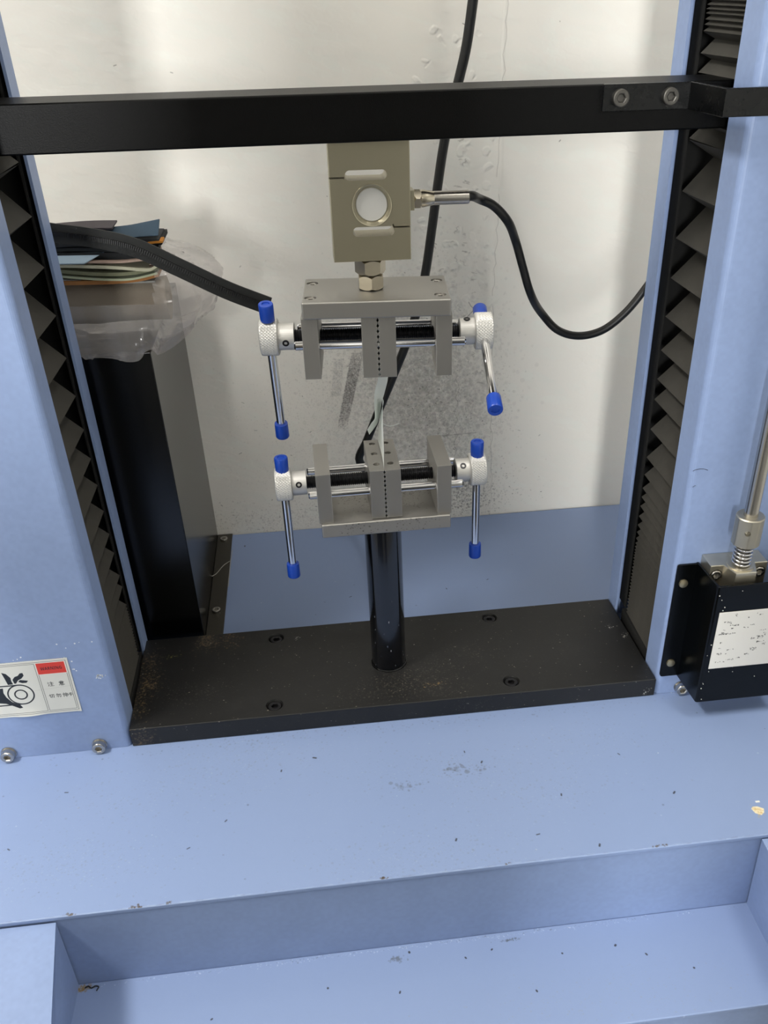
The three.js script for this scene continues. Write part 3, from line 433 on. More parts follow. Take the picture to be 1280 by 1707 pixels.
// ---------------------------------------------------------------- load cell
const cell = thing('load_cell', 'nickel plated S-shaped load cell hanging under the crossbar, slots and round disc', 'load cell', [0, 0.341, 0]);
cell.rotation.z = -0.008;
{
  const y0 = 0.0202, y1 = 0.0922, hx = 0.02535, cx = 0.0013, F = 0.0095, Y = (y) => y - 0.341;
  const slot = (xa, xb, y, r) => { const s = new THREE.Shape(); s.absarc(xa + r, y, r, Math.PI / 2, Math.PI * 1.5); s.absarc(xb - r, y, r, -Math.PI / 2, Math.PI / 2); s.closePath(); return extrudeZ(s, -0.03, 0.03); };
  const tools = [slot(-0.0142, 0.0120, Y(0.4135), 0.0030), box(-0.04, -0.0125, Y(0.4118), Y(0.4128), -0.03, 0.03), extrudeZ(poly([[-0.0150, Y(0.4112)], [-0.0115, Y(0.4110)], [-0.0115, Y(0.4150)]]), -0.03, 0.03),
    slot(-0.0108, 0.0160, Y(0.3797), 0.0030), box(0.0145, 0.04, Y(0.3815), Y(0.3825), -0.03, 0.03), extrudeZ(poly([[0.0120, Y(0.3800)], [0.0163, Y(0.3820)], [0.0153, Y(0.3842)]]), -0.03, 0.03),
    T(alongZ(new THREE.CylinderGeometry(0.0129, 0.0129, 0.007, 64)), cx + 0.0007, Y(0.3956), F)];
  part('body', cut(rbox(cx - hx, cx + hx, y0, y1, -F, F, 0.0005), tools), M.nickel, cell);
  part('recess_ring', T(alongZ(lathe([[0.0128, 0.0001], [0.0126, 0.0005], [0.0122, 0.0003], [0.0106, -0.0022], [0.0102, -0.0022], [0.0102, -0.0032], [0.0128, -0.0032]], 64, 0.4)), cx + 0.0007, Y(0.3956), F), M.nickel, cell);
  part('disc', T(alongZ(lathe([[0, -0.0026], [0.0098, -0.0026], [0.0102, -0.0030], [0, -0.0034]], 64, 0.4)), cx + 0.0007, Y(0.3956), F), M.silverDisc, cell, { label: 'bright silver disc set in the recess' });
  part('jam_nut', hexNut(0.0180, 0.0104, 0.0200).rotateY(0.1), M.nut, cell); part('lock_nut', hexNut(0.0160, 0.0003, 0.0098).rotateY(0.52), M.nut, cell);
  part('stud', thread(0.0062, 0.0005, 0.0012, 0.0001, 0.0210), M.steel, cell);
  const gl = new THREE.Group(); gl.name = 'cable_gland'; gl.position.set(cx + hx, Y(0.3968), 0); cell.add(gl);
  part('gland_base', rbox(0, 0.0030, -0.0060, 0.0062, -0.006, 0.006, 0.0004), M.nickel, gl);
  part('gland_nut', alongX(hexNut(0.0112, 0.0028, 0.0080).rotateY(0.35)), M.nut, gl);
  part('gland_cone', alongX(lathe([[0, 0.0078], [0.0052, 0.0078], [0.0054, 0.0090], [0.0042, 0.0160], [0.0040, 0.0165], [0, 0.0165]], 40)), M.nut, gl);
  const pr = [[0, 0.0160], [0.0040, 0.0160]]; for (let y = 0.0165; y < 0.0385; y += 0.0009) pr.push([0.00425, y], [0.00425, y + 0.0006], [0.0038, y + 0.0007], [0.0038, y + 0.0009]); pr.push([0.0040, 0.0392], [0.0034, 0.0396], [0, 0.0396]);
  part('strain_relief_spring', alongX(lathe(pr, 36, 0.5)), M.steel, gl);
}
single('load_cell_cable', 'thin black cable arcing from the load cell gland down behind the right column', 'cable', tube([[0.0640, 0.3968, 0], [0.0680, 0.3966, -0.001], [0.0770, 0.3910, -0.018], [0.0870, 0.3858, -0.022], [0.0970, 0.3758, -0.024], [0.1075, 0.3574, -0.040], [0.1138, 0.3391, -0.042], [0.1210, 0.3192, -0.045], [0.1384, 0.2933, -0.070], [0.1514, 0.2801, -0.071], [0.1690, 0.2737, -0.073], [0.1884, 0.2764, -0.074], [0.2055, 0.2885, -0.0745], [0.2205, 0.3062, -0.076], [0.236, 0.330, -0.080], [0.25, 0.40, -0.085], [0.25, 0.55, -0.085]], 0.0031, 200, 14), M.cable);
single('power_cable', 'thick black cable hanging down the wall and passing behind both grips', 'cable', tube([[0.118, 0.70, -0.225], [0.113, 0.60, -0.221], [0.109, 0.5235, -0.22], [0.1055, 0.495, -0.22], [0.1010, 0.4672, -0.22], [0.0955, 0.446, -0.22], [0.0893, 0.4242, -0.22], [0.0826, 0.397, -0.22], [0.0761, 0.3589, -0.22], [0.0715, 0.329, -0.22], [0.0655, 0.2926, -0.22], [0.0595, 0.2655, -0.22], [0.0473, 0.2291, -0.22], [0.0316, 0.1925, -0.22], [0.0153, 0.1561, -0.22], [0.0018, 0.1246, -0.22], [-0.0062, 0.1071, -0.22], [0.001, 0.090, -0.218], [0.004, 0.06, -0.20], [0.0, 0.012, -0.15], [0.0, 0.0045, -0.10]], 0.0042, 220, 16), M.cable);

// ---------------------------------------------------------------- grips
function knurled(r, x0, x1, N = 40, H = 28, A = 160) {              // disc along x with a raised diamond pattern on its rim and rounded shoulders
  const pos = [], tri = (t) => 1 - Math.abs(2 * (t - Math.floor(t)) - 1), L = x1 - x0, rows = [];
  for (let j = 0; j <= H; j++) {
    const t = j / H, x = x0 + L * t, e = Math.min(t, 1 - t) * L, sh = e < 0.0012 ? 0.0012 - Math.sqrt(Math.max(0, 0.0012 ** 2 - (0.0012 - e) ** 2)) : 0, row = [];
    for (let i = 0; i < A; i++) { const a = i / A, u = a * N, w = x / L * 5.5, k = Math.min(1, Math.max(0, (e - 0.0006) / 0.0008)), q = r - sh - 0.00042 * k * (1 - Math.min(tri(u + w), tri(u - w)) * 1.6); row.push([x, q * Math.cos(a * 6.283185), q * Math.sin(a * 6.283185)]); }
    rows.push(row);
  }
  const quad = (a, b, c, d) => pos.push(...a, ...b, ...c, ...a, ...c, ...d);
  for (let j = 0; j < H; j++) for (let i = 0; i < A; i++) { const k = (i + 1) % A; quad(rows[j][i], rows[j][k], rows[j + 1][k], rows[j + 1][i]); }
  for (const [row, x, f] of [[rows[0], x0, 1], [rows[H], x1, 0]]) for (let i = 0; i < A; i++) { const k = (i + 1) % A; f ? pos.push(x, 0, 0, ...row[k], ...row[i]) : pos.push(x, 0, 0, ...row[i], ...row[k]); }
  let g = new THREE.BufferGeometry(); g.setAttribute('position', new THREE.Float32BufferAttribute(pos, 3)); g = mergeVertices(g); g.computeVertexNormals(); return toCreasedNormals(g, 0.7);
}
const toothed = (x0, x1, y0, y1, pitch, depth, side) => {           // plate outline with V grooves down one side
  const pts = [], n = Math.round((y1 - y0) / pitch), q = (y1 - y0) / n, teeth = []; for (let i = 0; i < n; i++) { const a = y0 + i * q; teeth.push([0, a + q * 0.15], [depth, a + q * 0.5], [0, a + q * 0.85]); }
  if (side > 0) { pts.push([x0, y0], [x1, y0]); for (const [d, y] of teeth) pts.push([x1 - d, y]); pts.push([x1, y1], [x0, y1]); } else { pts.push([x1, y1], [x0, y1]); for (const [d, y] of teeth.reverse()) pts.push([x0 + d, y]); pts.push([x0, y0], [x1, y0]); }
  return poly(pts);
};
const knurlGeo = clean(knurled(0.0125, 0, 0.0126));
// s = 1: plate below, jaws above it; s = -1: hanging upside down
function grip(name, label, pos, s, { screwY, rodY, top, handles, plateHoles, jawScrews, plateMat = M.alu }) {
  const t = thing(name, label, 'clamp', pos);
  const flip = (y0, y1) => s > 0 ? [y0, y1] : [-y1, -y0], Y = (y) => s * y;
  const zF = 0.0257, zR = -0.0277, [p0, p1] = flip(0, 0.0112);
  let plate = rbox(-0.0487, 0.0490, p0, p1, -0.0285, 0.0285, 0.0011, 3);
  if (plateHoles) plate = cut(plate, plateHoles.map(([x, z]) => T(new THREE.CylinderGeometry(0.0040, 0.0040, 0.012, 28), x, 0.0022, z)));
  const pp = part('mounting_plate', plate, plateMat, t);
  if (plateHoles) for (const [x, z] of plateHoles) part('plate_screw', capScrew(0.0036, 0.0030, 0.0018).map(g => T(g, x, -0.0036, z)), M.steel, pp);
  const [j0, j1] = flip(0.0117, top), [o0, o1] = flip(0.01125, top);
  part('side_plate', extrudeZ(toothed(-0.0501, -0.0393, o0, o1, 0.0013, 0.00035, 1), zR, zF, 0.0003), M.alu, t);
  part('side_plate', extrudeZ(toothed(0.0391, 0.0500, o0, o1, 0.0013, 0.00035, -1), zR, zF, 0.0003), M.alu, t);
  for (const side of [-1, 1]) {
    const x0 = side < 0 ? -0.0106 : 0.00045, x1 = side < 0 ? 0.00025 : 0.0123;
    let g = extrudeZ(toothed(x0, x1, j0, j1, 0.0036, 0.0008, -side), zR, zF, 0.0003);
    const hx = (x0 + x1) / 2 - side * 0.0006;
    if (jawScrews) g = cut(g, jawScrews.map(z => T(new THREE.CylinderGeometry(0.0024, 0.0024, 0.006, 24), hx, top - 0.0012, z)));
    const jaw = part('jaw', g, M.alu, t);
    if (jawScrews) for (const z of jawScrews) part('jaw_screw', capScrew(0.0021, 0.0026, 0.0011).map(q => T(q, hx, top - 0.0040, z)), M.steel, jaw);
    // spindle, guide rods
    const sx = side < 0 ? [-0.0600, -0.0100] : [0.0118, 0.0600];
    part('screw_spindle', T(alongX(thread(0.0049, 0.0007, 0.0015, sx[0], sx[1])), 0, Y(screwY), 0), M.blackOxide, t, { label: 'black threaded spindle' });
    // knob: knurled head, collar, tommy bar with two blue caps
    const k = new THREE.Group(); k.name = 'knob'; t.add(k); k.position.set(0, Y(screwY), 0);
    const hub0 = side < 0 ? -0.0805 : 0.0676;
    part('knurled_head', T(knurlGeo.clone(), hub0, 0, 0), M.knob, k);
    const col = alongX(lathe([[0, 0], [0.0085, 0], [0.0091, 0.0006], [0.0091, 0.0112], [0, 0.0112]], 44));
    part('collar', T(col, side < 0 ? -0.0683 : 0.0568, 0, 0), M.knob, k);
    const h = handles[side < 0 ? 0 : 1], sc = part('set_screw', T(capScrew(0.0023, 0.0012, 0.0012).map(g => T(g, 0, 0.0084, 0)).reduce((a, b) => mergeGeometries([clean(a), clean(b)])), 0, 0, 0).rotateX(h.screw), M.blackOxide, k); sc.position.x = side < 0 ? -0.0628 : 0.0622;
    const b = new THREE.Group(); b.name = 'tommy_bar'; b.position.set(hub0 + 0.0063, Y(screwY), 0); b.rotation.set(h.turn, 0, h.lean || 0, 'ZXY'); t.add(b);
    part('bar', rodc(0.0031, -h.below + 0.002, h.above - 0.002, 0.0004), M.chrome, b);
    const cap = () => lathe([[0.0029, 0], [0.0048, 0], [0.0049, 0.0004], [0.0051, 0.0114], [0.0047, 0.0121], [0.0028, 0.0121], [0.0026, 0.0114], [0, 0.0112]], 32, 0.5);
    part('end_cap', T(cap(), 0, h.above - 0.0121, 0), M.bluePlastic, b); part('end_cap', T(cap().rotateX(Math.PI), 0, -h.below + 0.0121, 0), M.bluePlastic, b);
  }
  for (const z of [-0.0212, 0.0182]) part('guide_rod', T(alongX(lathe([[0, -0.0563], [0.0022, -0.0563], [0.0030, -0.0553], [0.0030, 0.0590], [0.0022, 0.0600], [0, 0.0600]], 28)), 0, Y(rodY), z), M.chrome, t);
  return t;
}
const grimeTex = canvasTex(512, 300, (g, W, H) => {                  // x -0.05 .. 0.05, z -0.0285 .. 0.0285: oily dirt between the jaws
  const r = rng(81); g.fillStyle = '#a3a19d'; g.fillRect(0, 0, W, H);
  for (const [x, y, n, sx, sy, a] of [[0.72, 0.22, 420, 50, 30, 0.5], [0.80, 0.12, 120, 26, 16, 0.8], [0.30, 0.3, 300, 50, 40, 0.35], [0.3, 0.62, 160, 50, 30, 0.25], [0.72, 0.55, 160, 40, 34, 0.3]]) specks(g, n, r, W * x, H * y, sx, sy, '#2c2a26', 0.6, 3.6, a);
});
grimeTex.wrapS = grimeTex.wrapT = THREE.ClampToEdgeWrapping; grimeTex.repeat.set(10, 1 / 0.057); grimeTex.offset.set(0.5, 0.5);
const lower = grip('specimen_grip', 'lower aluminium screw grip standing on the black post, blue capped bars', [0.0010, 0.1650, 0], 1, { screwY: 0.0336, rodY: 0.0320, top: 0.0516, plateMat: std('#ffffff', 0.42, 0.85, { map: grimeTex }),
  handles: [{ above: 0.0225, below: 0.083, turn: 0, screw: 1.25 }, { above: 0.0235, below: 0.0805, turn: 0.02, screw: 0.75 }], jawScrews: [-0.0205, -0.003, 0.0148] });
lower.rotation.y = 0.012;
const upper = grip('specimen_grip', 'upper aluminium screw grip hanging below the load cell nuts, blue capped bars', [0.0029, 0.3410, 0.0012], -1, { screwY: 0.0312, rodY: 0.0318, top: 0.0530,
  handles: [{ above: 0.025, below: 0.084, turn: 0.20, lean: 0, screw: 1.75 }, { above: 0.025, below: 0.080, turn: -1.22, lean: 0, screw: 0.15 }], plateHoles: [[-0.0432, -0.0165], [-0.0432, 0.0175], [0.0425, 0.0175], [0.0425, -0.0165]] });
upper.rotation.set(0, -0.066, -0.008);

// torn film specimen
single('film_specimen', 'pale torn film strip hanging twisted from the upper jaws', 'film strip', ribbon([[0.0022, 0.2925, 0.016], [0.0012, 0.2816, 0.012], [-0.0015, 0.2721, 0.012], [-0.0024, 0.2643, 0.012], [-0.0025, 0.2515, 0.011], [-0.0049, 0.2465, 0.008], [-0.0081, 0.2397, 0.004]],
  [[0.0022, 0.2925, -0.018], [0.0100, 0.2740, -0.014], [0.0072, 0.2617, -0.012], [0.0047, 0.2552, -0.010], [0.0023, 0.2453, -0.008], [0.0000, 0.2405, -0.004], [-0.0066, 0.2348, 0.002]], 0.00015, 48, 8), M.film);
const filmLow = thing('film_specimen', 'pale torn film strip standing up from the lower jaws', 'film strip', [0.0014, 0.21, 0]);
part('film', T(ribbon([[0.0014, 0.2, -0.024], [0.0015, 0.2185, -0.024], [0.0024, 0.2291, -0.023], [0.0034, 0.2389, -0.020], [0.0058, 0.2511, -0.014]], [[0.0014, 0.2, 0.022], [0.0018, 0.2201, 0.022], [0.0024, 0.2356, 0.020], [0.0029, 0.2522, 0.014], [0.0042, 0.2640, 0.006]], 0.00015, 40, 8, 0.0006), -0.0014, -0.21, 0), M.film, filmLow);
part('stray_thread', T(tube([[0.0028, 0.2425, 0], [0.0045, 0.2415, 0], [0.0085, 0.2401, 0.001], [0.0128, 0.2406, 0.001], [0.0156, 0.2412, 0]], 0.00022, 30, 6), -0.0014, -0.21, 0), std('#e6ebe6', 0.6), filmLow);

// ---------------------------------------------------------------- limit switch box, guide block, rod
const sw = thing('switch_box', 'black folded steel switch box with a worn white label, screwed to the right column', 'switch box', [0.239, 0.0195, 0.056]);
{
  const O = [-0.239, -0.0195, -0.056], tr = (g) => T(g, ...O);
  const fl = new THREE.Shape(); const [fx0, fx1, fy0, fy1, R] = [0.2237, 0.2405, 0.0208, 0.1325, 0.0025]; fl.moveTo(fx0 + R, fy0); fl.lineTo(fx1, fy0); fl.lineTo(fx1, fy1); fl.lineTo(fx0 + R, fy1); fl.quadraticCurveTo(fx0, fy1, fx0, fy1 - R); fl.lineTo(fx0, fy0 + R); fl.quadraticCurveTo(fx0, fy0, fx0 + R, fy0);
  part('flange', tr(extrudeZ(fl, 0.0562, 0.0580, 0.0002)), M.boxPaint, sw);
  const t = 0.0018, A = [0.2390, 0.0562], B = [0.2418, 0.0920], D = [0.3130, 0.0920], E = [0.3130, 0.0562];
  part('housing', tr(extrudeY(poly([A, [B[0] - 0.0001, B[1] - 0.0015], [B[0] + 0.0005, B[1] - 0.0004], [B[0] + 0.0018, B[1]], D, E, [E[0] - t, E[1]], [D[0] - t, D[1] - t], [B[0] + t + 0.001, B[1] - t], [B[0] + t, B[1] - t - 0.001], [A[0] + t, A[1]]].map(([x, z]) => [x, -z])), 0.0195, 0.1330, 0.0003)), M.boxPaint, sw);
  const dome = lathe([[0, 0.0024], [0.0018, 0.0022], [0.0034, 0.0012], [0.0037, 0.0002], [0.0037, 0], [0, 0]], 28, 0.6);
  for (const [x, y] of [[0.2303, 0.1152], [0.2311, 0.0352]]) part('pan_screw', tr(T(alongZ(dome.clone()), x, y, 0.0580)), std('#a99f84', 0.35, 0.9), sw);
  const lt = canvasTex(768, 700, (g, W, H) => {                     // worn print: only scraps of the lettering are left
    const r = rng(71); g.fillStyle = '#dedcd6'; g.fillRect(0, 0, W, H);
    const scrap = (x, y, w, h, n) => { for (let i = 0; i < n; i++) { g.fillStyle = '#3d3d39'; g.globalAlpha = 0.6 + 0.35 * r(); g.beginPath(); g.ellipse(x + (r() - 0.5) * w, y + (r() - 0.5) * h, 2 + 9 * r() ** 2, 1.6 + 5 * r() ** 2, r() * 3, 0, 6.3); g.fill(); } };
    for (const [x, y, w, h, n] of [[175, 40, 22, 40, 9], [95, 120, 60, 22, 14], [130, 132, 22, 18, 6], [160, 165, 60, 14, 12], [200, 165, 40, 12, 8], [150, 205, 24, 10, 5], [75, 215, 20, 10, 4], [120, 265, 170, 14, 44], [70, 255, 30, 24, 9], [300, 205, 60, 10, 8], [360, 175, 50, 8, 6], [80, 372, 34, 12, 7], [70, 440, 30, 10, 5], [75, 515, 64, 22, 18], [185, 470, 70, 10, 10], [150, 520, 14, 8, 3], [420, 490, 70, 40, 26], [360, 545, 40, 22, 10], [390, 350, 36, 18, 9], [460, 340, 70, 30, 20], [500, 300, 24, 40, 9], [470, 255, 60, 10, 7], [470, 400, 80, 14, 14], [520, 430, 40, 24, 9], [200, 600, 90, 16, 12], [280, 585, 50, 10, 8], [90, 620, 120, 12, 9], [420, 60, 50, 8, 6], [380, 40, 14, 10, 3], [560, 90, 60, 10, 6], [600, 230, 80, 18, 14], [620, 380, 70, 30, 16], [650, 520, 60, 20, 12], [300, 85, 14, 10, 2]]) scrap(x, y, w, h, n);
    g.globalAlpha = 1;
  });
  const lg = new RoundedBoxGeometry(0.062, 0.0548, 0.0006, 1, 0.0002).translate(0.2468 + 0.031, 0.0545 + 0.0274, 0.0923), P = lg.attributes.position, uv = lg.attributes.uv;
  for (let i = 0; i < P.count; i++) uv.setXY(i, (P.getX(i) - 0.2468) / 0.062, (P.getY(i) - 0.0545) / 0.0548);
  part('worn_label', tr(lg), std('#ffffff', 0.5, 0, { map: lt }), sw, { raw: true, label: 'white label with nearly all its print worn off' });
  part('dust_specks', (() => { const r = rng(73), l = []; for (let i = 0; i < 26; i++) l.push(tr(T(new THREE.SphereGeometry(0.00022 + 0.0003 * r(), 6, 4), 0.2435 + 0.05 * r() * r(), 0.021 + 0.11 * r(), 0.0921))); return l; })(), std('#c9c9c2', 0.8), sw, { kind: 'stuff', label: 'pale dust specks on the front' });
  const GX = 0.2650, g0 = 0.1120, g1 = 0.1400;
  const shp = poly([[GX - 0.0225, -0.0562], [GX - 0.0225, -0.0735], [GX - 0.0125, -0.0735], [GX - 0.0080, -0.0862], [GX + 0.0080, -0.0862], [GX + 0.0125, -0.0735], [GX + 0.0225, -0.0735], [GX + 0.0225, -0.0562]]);
  const gb = thing('guide_block', 'nickel plated guide block with two socket screws seated at the top of the switch box', 'guide block', [GX, g0, 0.0562]);
  const q = [-GX, -g0, -0.0562], tq = (g) => T(g, ...q);
  part('block', tq(cut(extrudeY(shp, g0, g1, 0.0005), [-0.0172, 0.0172].map(d => T(alongZ(new THREE.CylinderGeometry(0.0050, 0.0050, 0.010, 32)), GX + d, 0.1312, 0.0752)))), M.satin, gb);
  for (const d of [-0.0172, 0.0172]) part('socket_screw', tq(T(alongZ(join(capScrew(0.0043, 0.0042, 0.0022))), GX + d, 0.1312, 0.0703)), M.steel, gb);
  part('boss_washer', tq(T(lathe([[0, 0], [0.0098, 0], [0.0098, 0.0008], [0.0088, 0.0012], [0, 0.0012]], 40), GX, g1, 0.0750)), M.satin, gb);
}
const stopRod = thing('stop_rod', 'upright steel stop rod with collar and coil spring rising from the guide block', 'rod', [0.2650, 0.1412, 0.0750]);
part('rod', rodc(0.0052, 0.001, 0.66, 0.0003, 40), M.steel, stopRod);
{
  const c = cut(lathe([[0, 0.0185], [0.0098, 0.0185], [0.0103, 0.0192], [0.0103, 0.0415], [0.0097, 0.0422], [0, 0.0422]], 56), [alongZ(new THREE.CylinderGeometry(0.0021, 0.0021, 0.012, 24)).translate(0, 0.0318, 0.0108).rotateY(-0.45)]);
  part('collar', c, std('#b3aea0', 0.4, 0.95), stopRod);
  const pts = []; for (let i = 0; i <= 130; i++) { const t = i / 130; pts.push([0.0064 * Math.cos(t * 6.2832 * 5.2), 0.0008 + 0.0168 * t, 0.0064 * Math.sin(t * 6.2832 * 5.2)]); }
  part('coil_spring', tube(pts, 0.00085, 260, 8), M.chrome, stopRod);
}

// ---------------------------------------------------------------- equipment box behind the left column
const ebx = thing('equipment_box', 'tall black steel box standing on the deck behind the left column', 'equipment box', [-0.215, 0, -0.17]);
{
  const O = (g) => T(g, 0.215, 0, 0.17);
  part('body', O(rbox(-0.330, -0.1665, 0.0004, 0.2800, WZ + 0.002, -0.0765, 0.0009)), M.boxBody, ebx);
  const br = part('foot_bracket', O(rbox(-0.1664, -0.1502, 0.0004, 0.0022, WZ + 0.002, -0.072, 0.0005)), M.foot, ebx);
  for (const z of [-0.2565, -0.1210]) part('bracket_screw', capScrew(0.0042, 0.0030, 0.0020).map(g => O(T(g, -0.1588, 0.0022, z))), M.steel, br);
}
single('thread_scrap', 'thin white thread lying across the foot bracket of the black box', 'thread', [tube([[-0.1672, 0.0052, -0.180], [-0.1630, 0.0042, -0.186], [-0.1560, 0.0034, -0.203], [-0.1495, 0.0022, -0.213]], 0.00035, 30, 6), tube([[-0.1490, 0.0010, -0.236], [-0.1494, 0.0022, -0.213], [-0.1499, 0.0010, -0.165]], 0.00035, 30, 6)], std('#a9a79f', 0.7));

// papers, bag, roll on the box
const sheet = (name, label, cat, prof, z0, z1, th, color, rough = 0.85) => {
  const c = new THREE.SplineCurve(prof.map(p => new THREE.Vector2(p[0], p[1]))).getPoints(28), up = c.map(p => [p.x, p.y]), dn = c.map(p => [p.x, p.y - th]).reverse();
  return single(name, label, cat, extrudeZ(poly([...up, ...dn]), z1, z0), std(color, rough, 0, { bumpMap: rep(fine, 0.02), bumpScale: 0.0001 }));
};
sheet('paper_sheet', 'dark plum brown sheet with a torn end on top of the pile', 'sheet', [[-0.262, 0.3570], [-0.2398, 0.3620], [-0.2270, 0.3634], [-0.2045, 0.3640], [-0.1848, 0.3634]], -0.116, -0.142, 0.0012, '#453f44');
single('paper_sheet', 'dark teal sheet curling up at its right end beside the torn brown sheet', 'sheet', ribbon([[-0.230, 0.3590, -0.135], [-0.2037, 0.3595, -0.135], [-0.1880, 0.3597, -0.135], [-0.1745, 0.3605, -0.135], [-0.1630, 0.3621, -0.135], [-0.1515, 0.3638, -0.135]], [[-0.230, 0.3556, -0.115], [-0.2037, 0.3556, -0.115], [-0.1880, 0.3557, -0.115], [-0.1700, 0.3558, -0.115], [-0.1600, 0.3561, -0.115], [-0.1515, 0.3563, -0.115]], 0.0006, 40, 8), std('#33485a', 0.85, 0, { bumpMap: rep(fine, 0.02), bumpScale: 0.0001 }));
sheet('paper_sheet', 'charcoal abrasive sheet bent down under the teal sheet', 'sheet', [[-0.255, 0.3530], [-0.2200, 0.3540], [-0.1860, 0.3546], [-0.1650, 0.3548], [-0.1515, 0.3540]], -0.114, -0.150, 0.0022, '#23262a');
sheet('paper_scrap', 'small orange paper tab sticking out beside the teal sheet', 'paper scrap', [[-0.1600, 0.3525], [-0.1550, 0.3528], [-0.1490, 0.3530]], -0.1135, -0.126, 0.0016, '#c8842f');
[[0.3525, 0.0030, '#101316', -0.150, 'uppermost sheet of the black pile behind the zipper'], [0.3490, 0.0026, '#171c20', -0.153, 'second sheet of the black pile behind the zipper'], [0.3458, 0.0026, '#0e1114', -0.1555, 'third sheet of the black pile behind the zipper'], [0.3428, 0.0028, '#14181a', -0.157, 'lowest sheet of the black pile, above the pink paper']].forEach(([y, th, c, xe, l], i) => sheet('abrasive_sheet', l, 'sheet', [[-0.26, y + 0.002], [-0.22, y + 0.0012 + 0.0006 * (i % 2)], [-0.19, y], [-0.17, y - 0.0004], [xe, y - 0.0006 * i]], -0.1160 + 0.0012 * (i % 3), -0.155, th, c, 0.8));
single('card', 'pale blue card lying askew in the pile below the black zipper', 'card', hexa([[-0.245, 0.3412, -0.1085], [-0.2085, 0.3398, -0.1085], [-0.2080, 0.3410, -0.1085 - 0.0002], [-0.245, 0.3424, -0.1087], [-0.245, 0.3420, -0.1080], [-0.2085, 0.3406, -0.1080], [-0.1935, 0.3462, -0.1155], [-0.245, 0.3478, -0.1155]]), std('#9fb4c4', 0.7));
sheet('folded_paper', 'dusty pink folded paper rolled over at its right end', 'paper', [[-0.26, 0.3440], [-0.2290, 0.3428], [-0.2040, 0.3412], [-0.1820, 0.3402], [-0.1640, 0.3410], [-0.1580, 0.3402], [-0.1566, 0.3384], [-0.1580, 0.3366], [-0.1615, 0.3364]], -0.1105, -0.155, 0.0014, '#a58e80');
sheet('folded_paper', 'cream folded paper under the pink paper', 'paper', [[-0.26, 0.3410], [-0.2263, 0.3398], [-0.2004, 0.3378], [-0.1831, 0.3362], [-0.1640, 0.3338], [-0.1575, 0.3356], [-0.1545, 0.3372]], -0.1105, -0.155, 0.0022, '#b9b79f');
sheet('folded_paper', 'olive green folded paper under the cream paper', 'paper', [[-0.26, 0.3385], [-0.2313, 0.3362], [-0.2107, 0.3334], [-0.1888, 0.3316], [-0.1707, 0.3322], [-0.1548, 0.3350]], -0.1120, -0.155, 0.0026, '#77795f');
sheet('folded_paper', 'pale green sheet near the bottom of the pile', 'paper', [[-0.26, 0.3345], [-0.2324, 0.3318], [-0.2118, 0.3290], [-0.1944, 0.3272], [-0.1764, 0.3268], [-0.1567, 0.3302]], -0.1125, -0.155, 0.0016, '#a9b093');
sheet('paper_sheet', 'orange brown sheet showing at the lower right of the pile', 'sheet', [[-0.235, 0.3270], [-0.1947, 0.3258], [-0.1718, 0.3266], [-0.1560, 0.3296]], -0.1135, -0.155, 0.0030, '#99693a');
sheet('paper_sheet', 'grey backing sheet at the very bottom of the pile', 'sheet', [[-0.26, 0.3300], [-0.2333, 0.3282], [-0.2083, 0.3256], [-0.1862, 0.3238], [-0.1600, 0.3232]], -0.1150, -0.155, 0.0014, '#8f8f8a');
single('rolled_cloth', 'beige rolled cloth lying in the plastic bag under the papers', 'roll', (() => { const g = new THREE.CylinderGeometry(0.0165, 0.0165, 0.098, 40, 10, false), p = g.attributes.position; for (let i = 0; i < p.count; i++) { const x = p.getX(i), y = p.getY(i), z = p.getZ(i), n = 1 + 0.09 * noise3.noise(x * 120, y * 60, z * 120); p.setXYZ(i, x * n, y, z * n); } g.computeVertexNormals(); return T(alongX(g), -0.204, 0.3035, -0.138); })(), std('#968b7c', 0.9, 0, { bumpMap: rep(fine, 0.02), bumpScale: 0.0003 }));
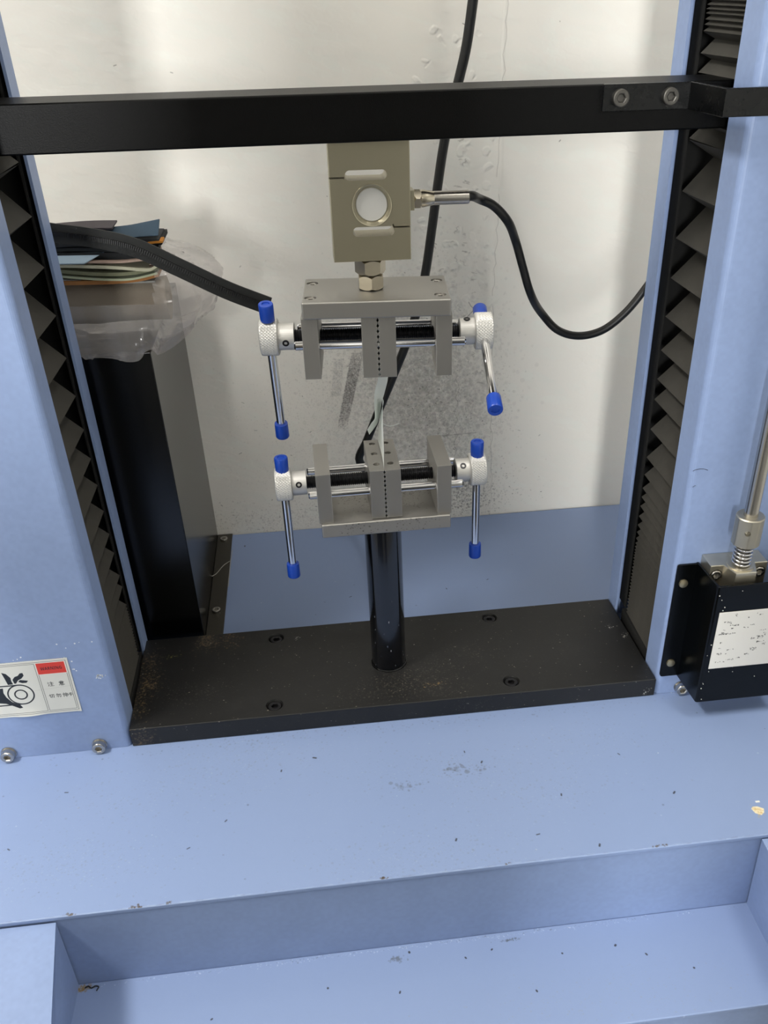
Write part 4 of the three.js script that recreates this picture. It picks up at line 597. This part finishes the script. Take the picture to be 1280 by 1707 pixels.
{
  const A = 150, B = 84, pts = [], idx = [], ridge = (x, y, z, f) => 1 - Math.abs(noise3.noise(x * f + 7.3, y * f + 1.7, z * f + 4.1)) * 2;
  for (let j = 0; j <= B; j++) for (let i = 0; i <= A; i++) {
    const u = (i % A) / A * Math.PI * 2, v = (j / B - 0.5) * Math.PI, sg = (t, e) => Math.sign(t) * Math.abs(t) ** e;
    let dx = sg(Math.cos(v), 0.7) * sg(Math.cos(u), 0.8), dz = sg(Math.cos(v), 0.7) * sg(Math.sin(u), 0.8), dy = sg(Math.sin(v), 0.85);
    let x = dx * (dx > 0 ? 0.066 + 0.006 * dy : 0.075), y = dy * (dy > 0 ? 0.032 - 0.012 * Math.max(0, dx) : 0.030), z = dz * 0.092;
    const calm = dx > 0.3 ? 0.45 : 1, k = (Math.max(0, ridge(x, y, z, 20)) ** 2 * 0.010 + Math.max(0, ridge(x, y, z, 48)) ** 4 * 0.005) * calm - 0.006 * calm, l = Math.hypot(x, y, z) || 1; x += x / l * k; y += y / l * k; z += z / l * k;
    x += -0.182; y += 0.3075; z += -0.158;
    if (dy < 0.35) y -= 0.018 * Math.min(1, Math.max(0, (z + 0.105) / 0.035));
    if (x < -0.164 && z < -0.0745) y = Math.max(y, 0.2812 + 0.0006 * (1 + dx)); else if (x < -0.164) { y = Math.max(y, 0.2755); z = Math.max(-0.0735, Math.min(z, -0.0695 + 0.002 * dx)); }
    if (x > -0.166 && y < 0.2812) x = Math.max(x, -0.1655);
    z = Math.max(z, WZ + 0.004); y = Math.max(y, 0.262);
    pts.push(x, y, z);
  }
  for (let j = 0; j < B; j++) for (let i = 0; i < A; i++) {
    const a = j * (A + 1) + i, b = a + 1, c = a + A + 2, d = a + A + 1, x = pts[3 * a], y = pts[3 * a + 1], z = pts[3 * a + 2];
    if (z > -0.17 && x < -0.156 && y > 0.3115 + 0.16 * Math.abs(x + 0.183) + 0.006 * noise3.noise(x * 70, 3, z * 40)) continue;      // the open mouth
    idx.push(a, d, c, a, c, b);
  }
  const g = new THREE.BufferGeometry(); g.setAttribute('position', new THREE.Float32BufferAttribute(pts, 3)); g.setIndex(idx);
  single('plastic_bag', 'crumpled clear plastic bag lying on the black box under the papers', 'plastic bag', toCreasedNormals(g.toNonIndexed(), 0.5), M.bag);
}
// zipper: two tapes, a chain of teeth in the middle
{
  const path = [[-0.262, 0.3690, -0.096], [-0.2326, 0.3680, -0.094], [-0.2206, 0.3662, -0.093], [-0.1963, 0.3622, -0.092], [-0.1679, 0.3547, -0.091], [-0.1361, 0.3380, -0.090], [-0.1031, 0.3198, -0.089], [-0.0733, 0.3068, -0.087]].map(p => V(...p)), c = new THREE.CatmullRomCurve3(path), n = 90;
  const zip = thing('zipper_strip', 'black zipper strip arching from the papers to the upper left blue cap', 'zipper', [-0.17, 0.35, -0.09]), O = (g) => T(g, 0.17, -0.35, 0.09);
  const band = (w0, w1, bulge) => {                                 // closed band: offsets along the in-plane normal, with thickness
    const pos = [], idx = []; const ring = [[w0, 0.0004], [(w0 + w1) / 2, bulge], [w1, 0.0004], [w1, -0.0012], [w0, -0.0012]];
    for (let i = 0; i <= n; i++) { const p = c.getPoint(i / n), t = c.getTangent(i / n), m = V(-t.y, t.x, 0).normalize(); for (const [o, z] of ring) pos.push(p.x + m.x * o, p.y + m.y * o, p.z + z); }
    for (let i = 0; i < n; i++) for (let k = 0; k < 5; k++) { const l = (k + 1) % 5, a = i * 5 + k, b = i * 5 + l; idx.push(a, b, b + 5, a, b + 5, a + 5); }
    idx.push(0, 2, 1, 0, 3, 2, 0, 4, 3); const e = n * 5; idx.push(e, e + 1, e + 2, e, e + 2, e + 3, e, e + 3, e + 4);
    const g = new THREE.BufferGeometry(); g.setAttribute('position', new THREE.Float32BufferAttribute(pos, 3)); g.setIndex(idx); g.computeVertexNormals(); return toCreasedNormals(g.toNonIndexed(), 0.7);
  };
  const tapeMat = std('#2c2d2c', 0.7, 0, { bumpMap: rep(fine, 0.01), bumpScale: 0.0002 });
  part('tape', O(band(-0.0068, 0, 0.0009)), tapeMat, zip); part('tape', O(band(0, 0.0068, 0.0009)), tapeMat, zip);
  const teeth = []; for (let i = 0; i < 150; i++) { const f = (i + 0.5) / 150, p = c.getPoint(f), t = c.getTangent(f); const g = new THREE.BoxGeometry(0.0010, 0.0032, 0.0020).rotateZ(Math.atan2(t.y, t.x)); teeth.push(O(T(g, p.x, p.y, p.z + 0.0010))); }
  part('zipper_teeth', teeth, std('#0d0d0d', 0.45), zip, { kind: 'stuff' });
}

// ---------------------------------------------------------------- finish
scene.traverse(o => { if (o.isMesh) { o.castShadow = true; o.receiveShadow = true; } });
renderer.render(scene, camera);
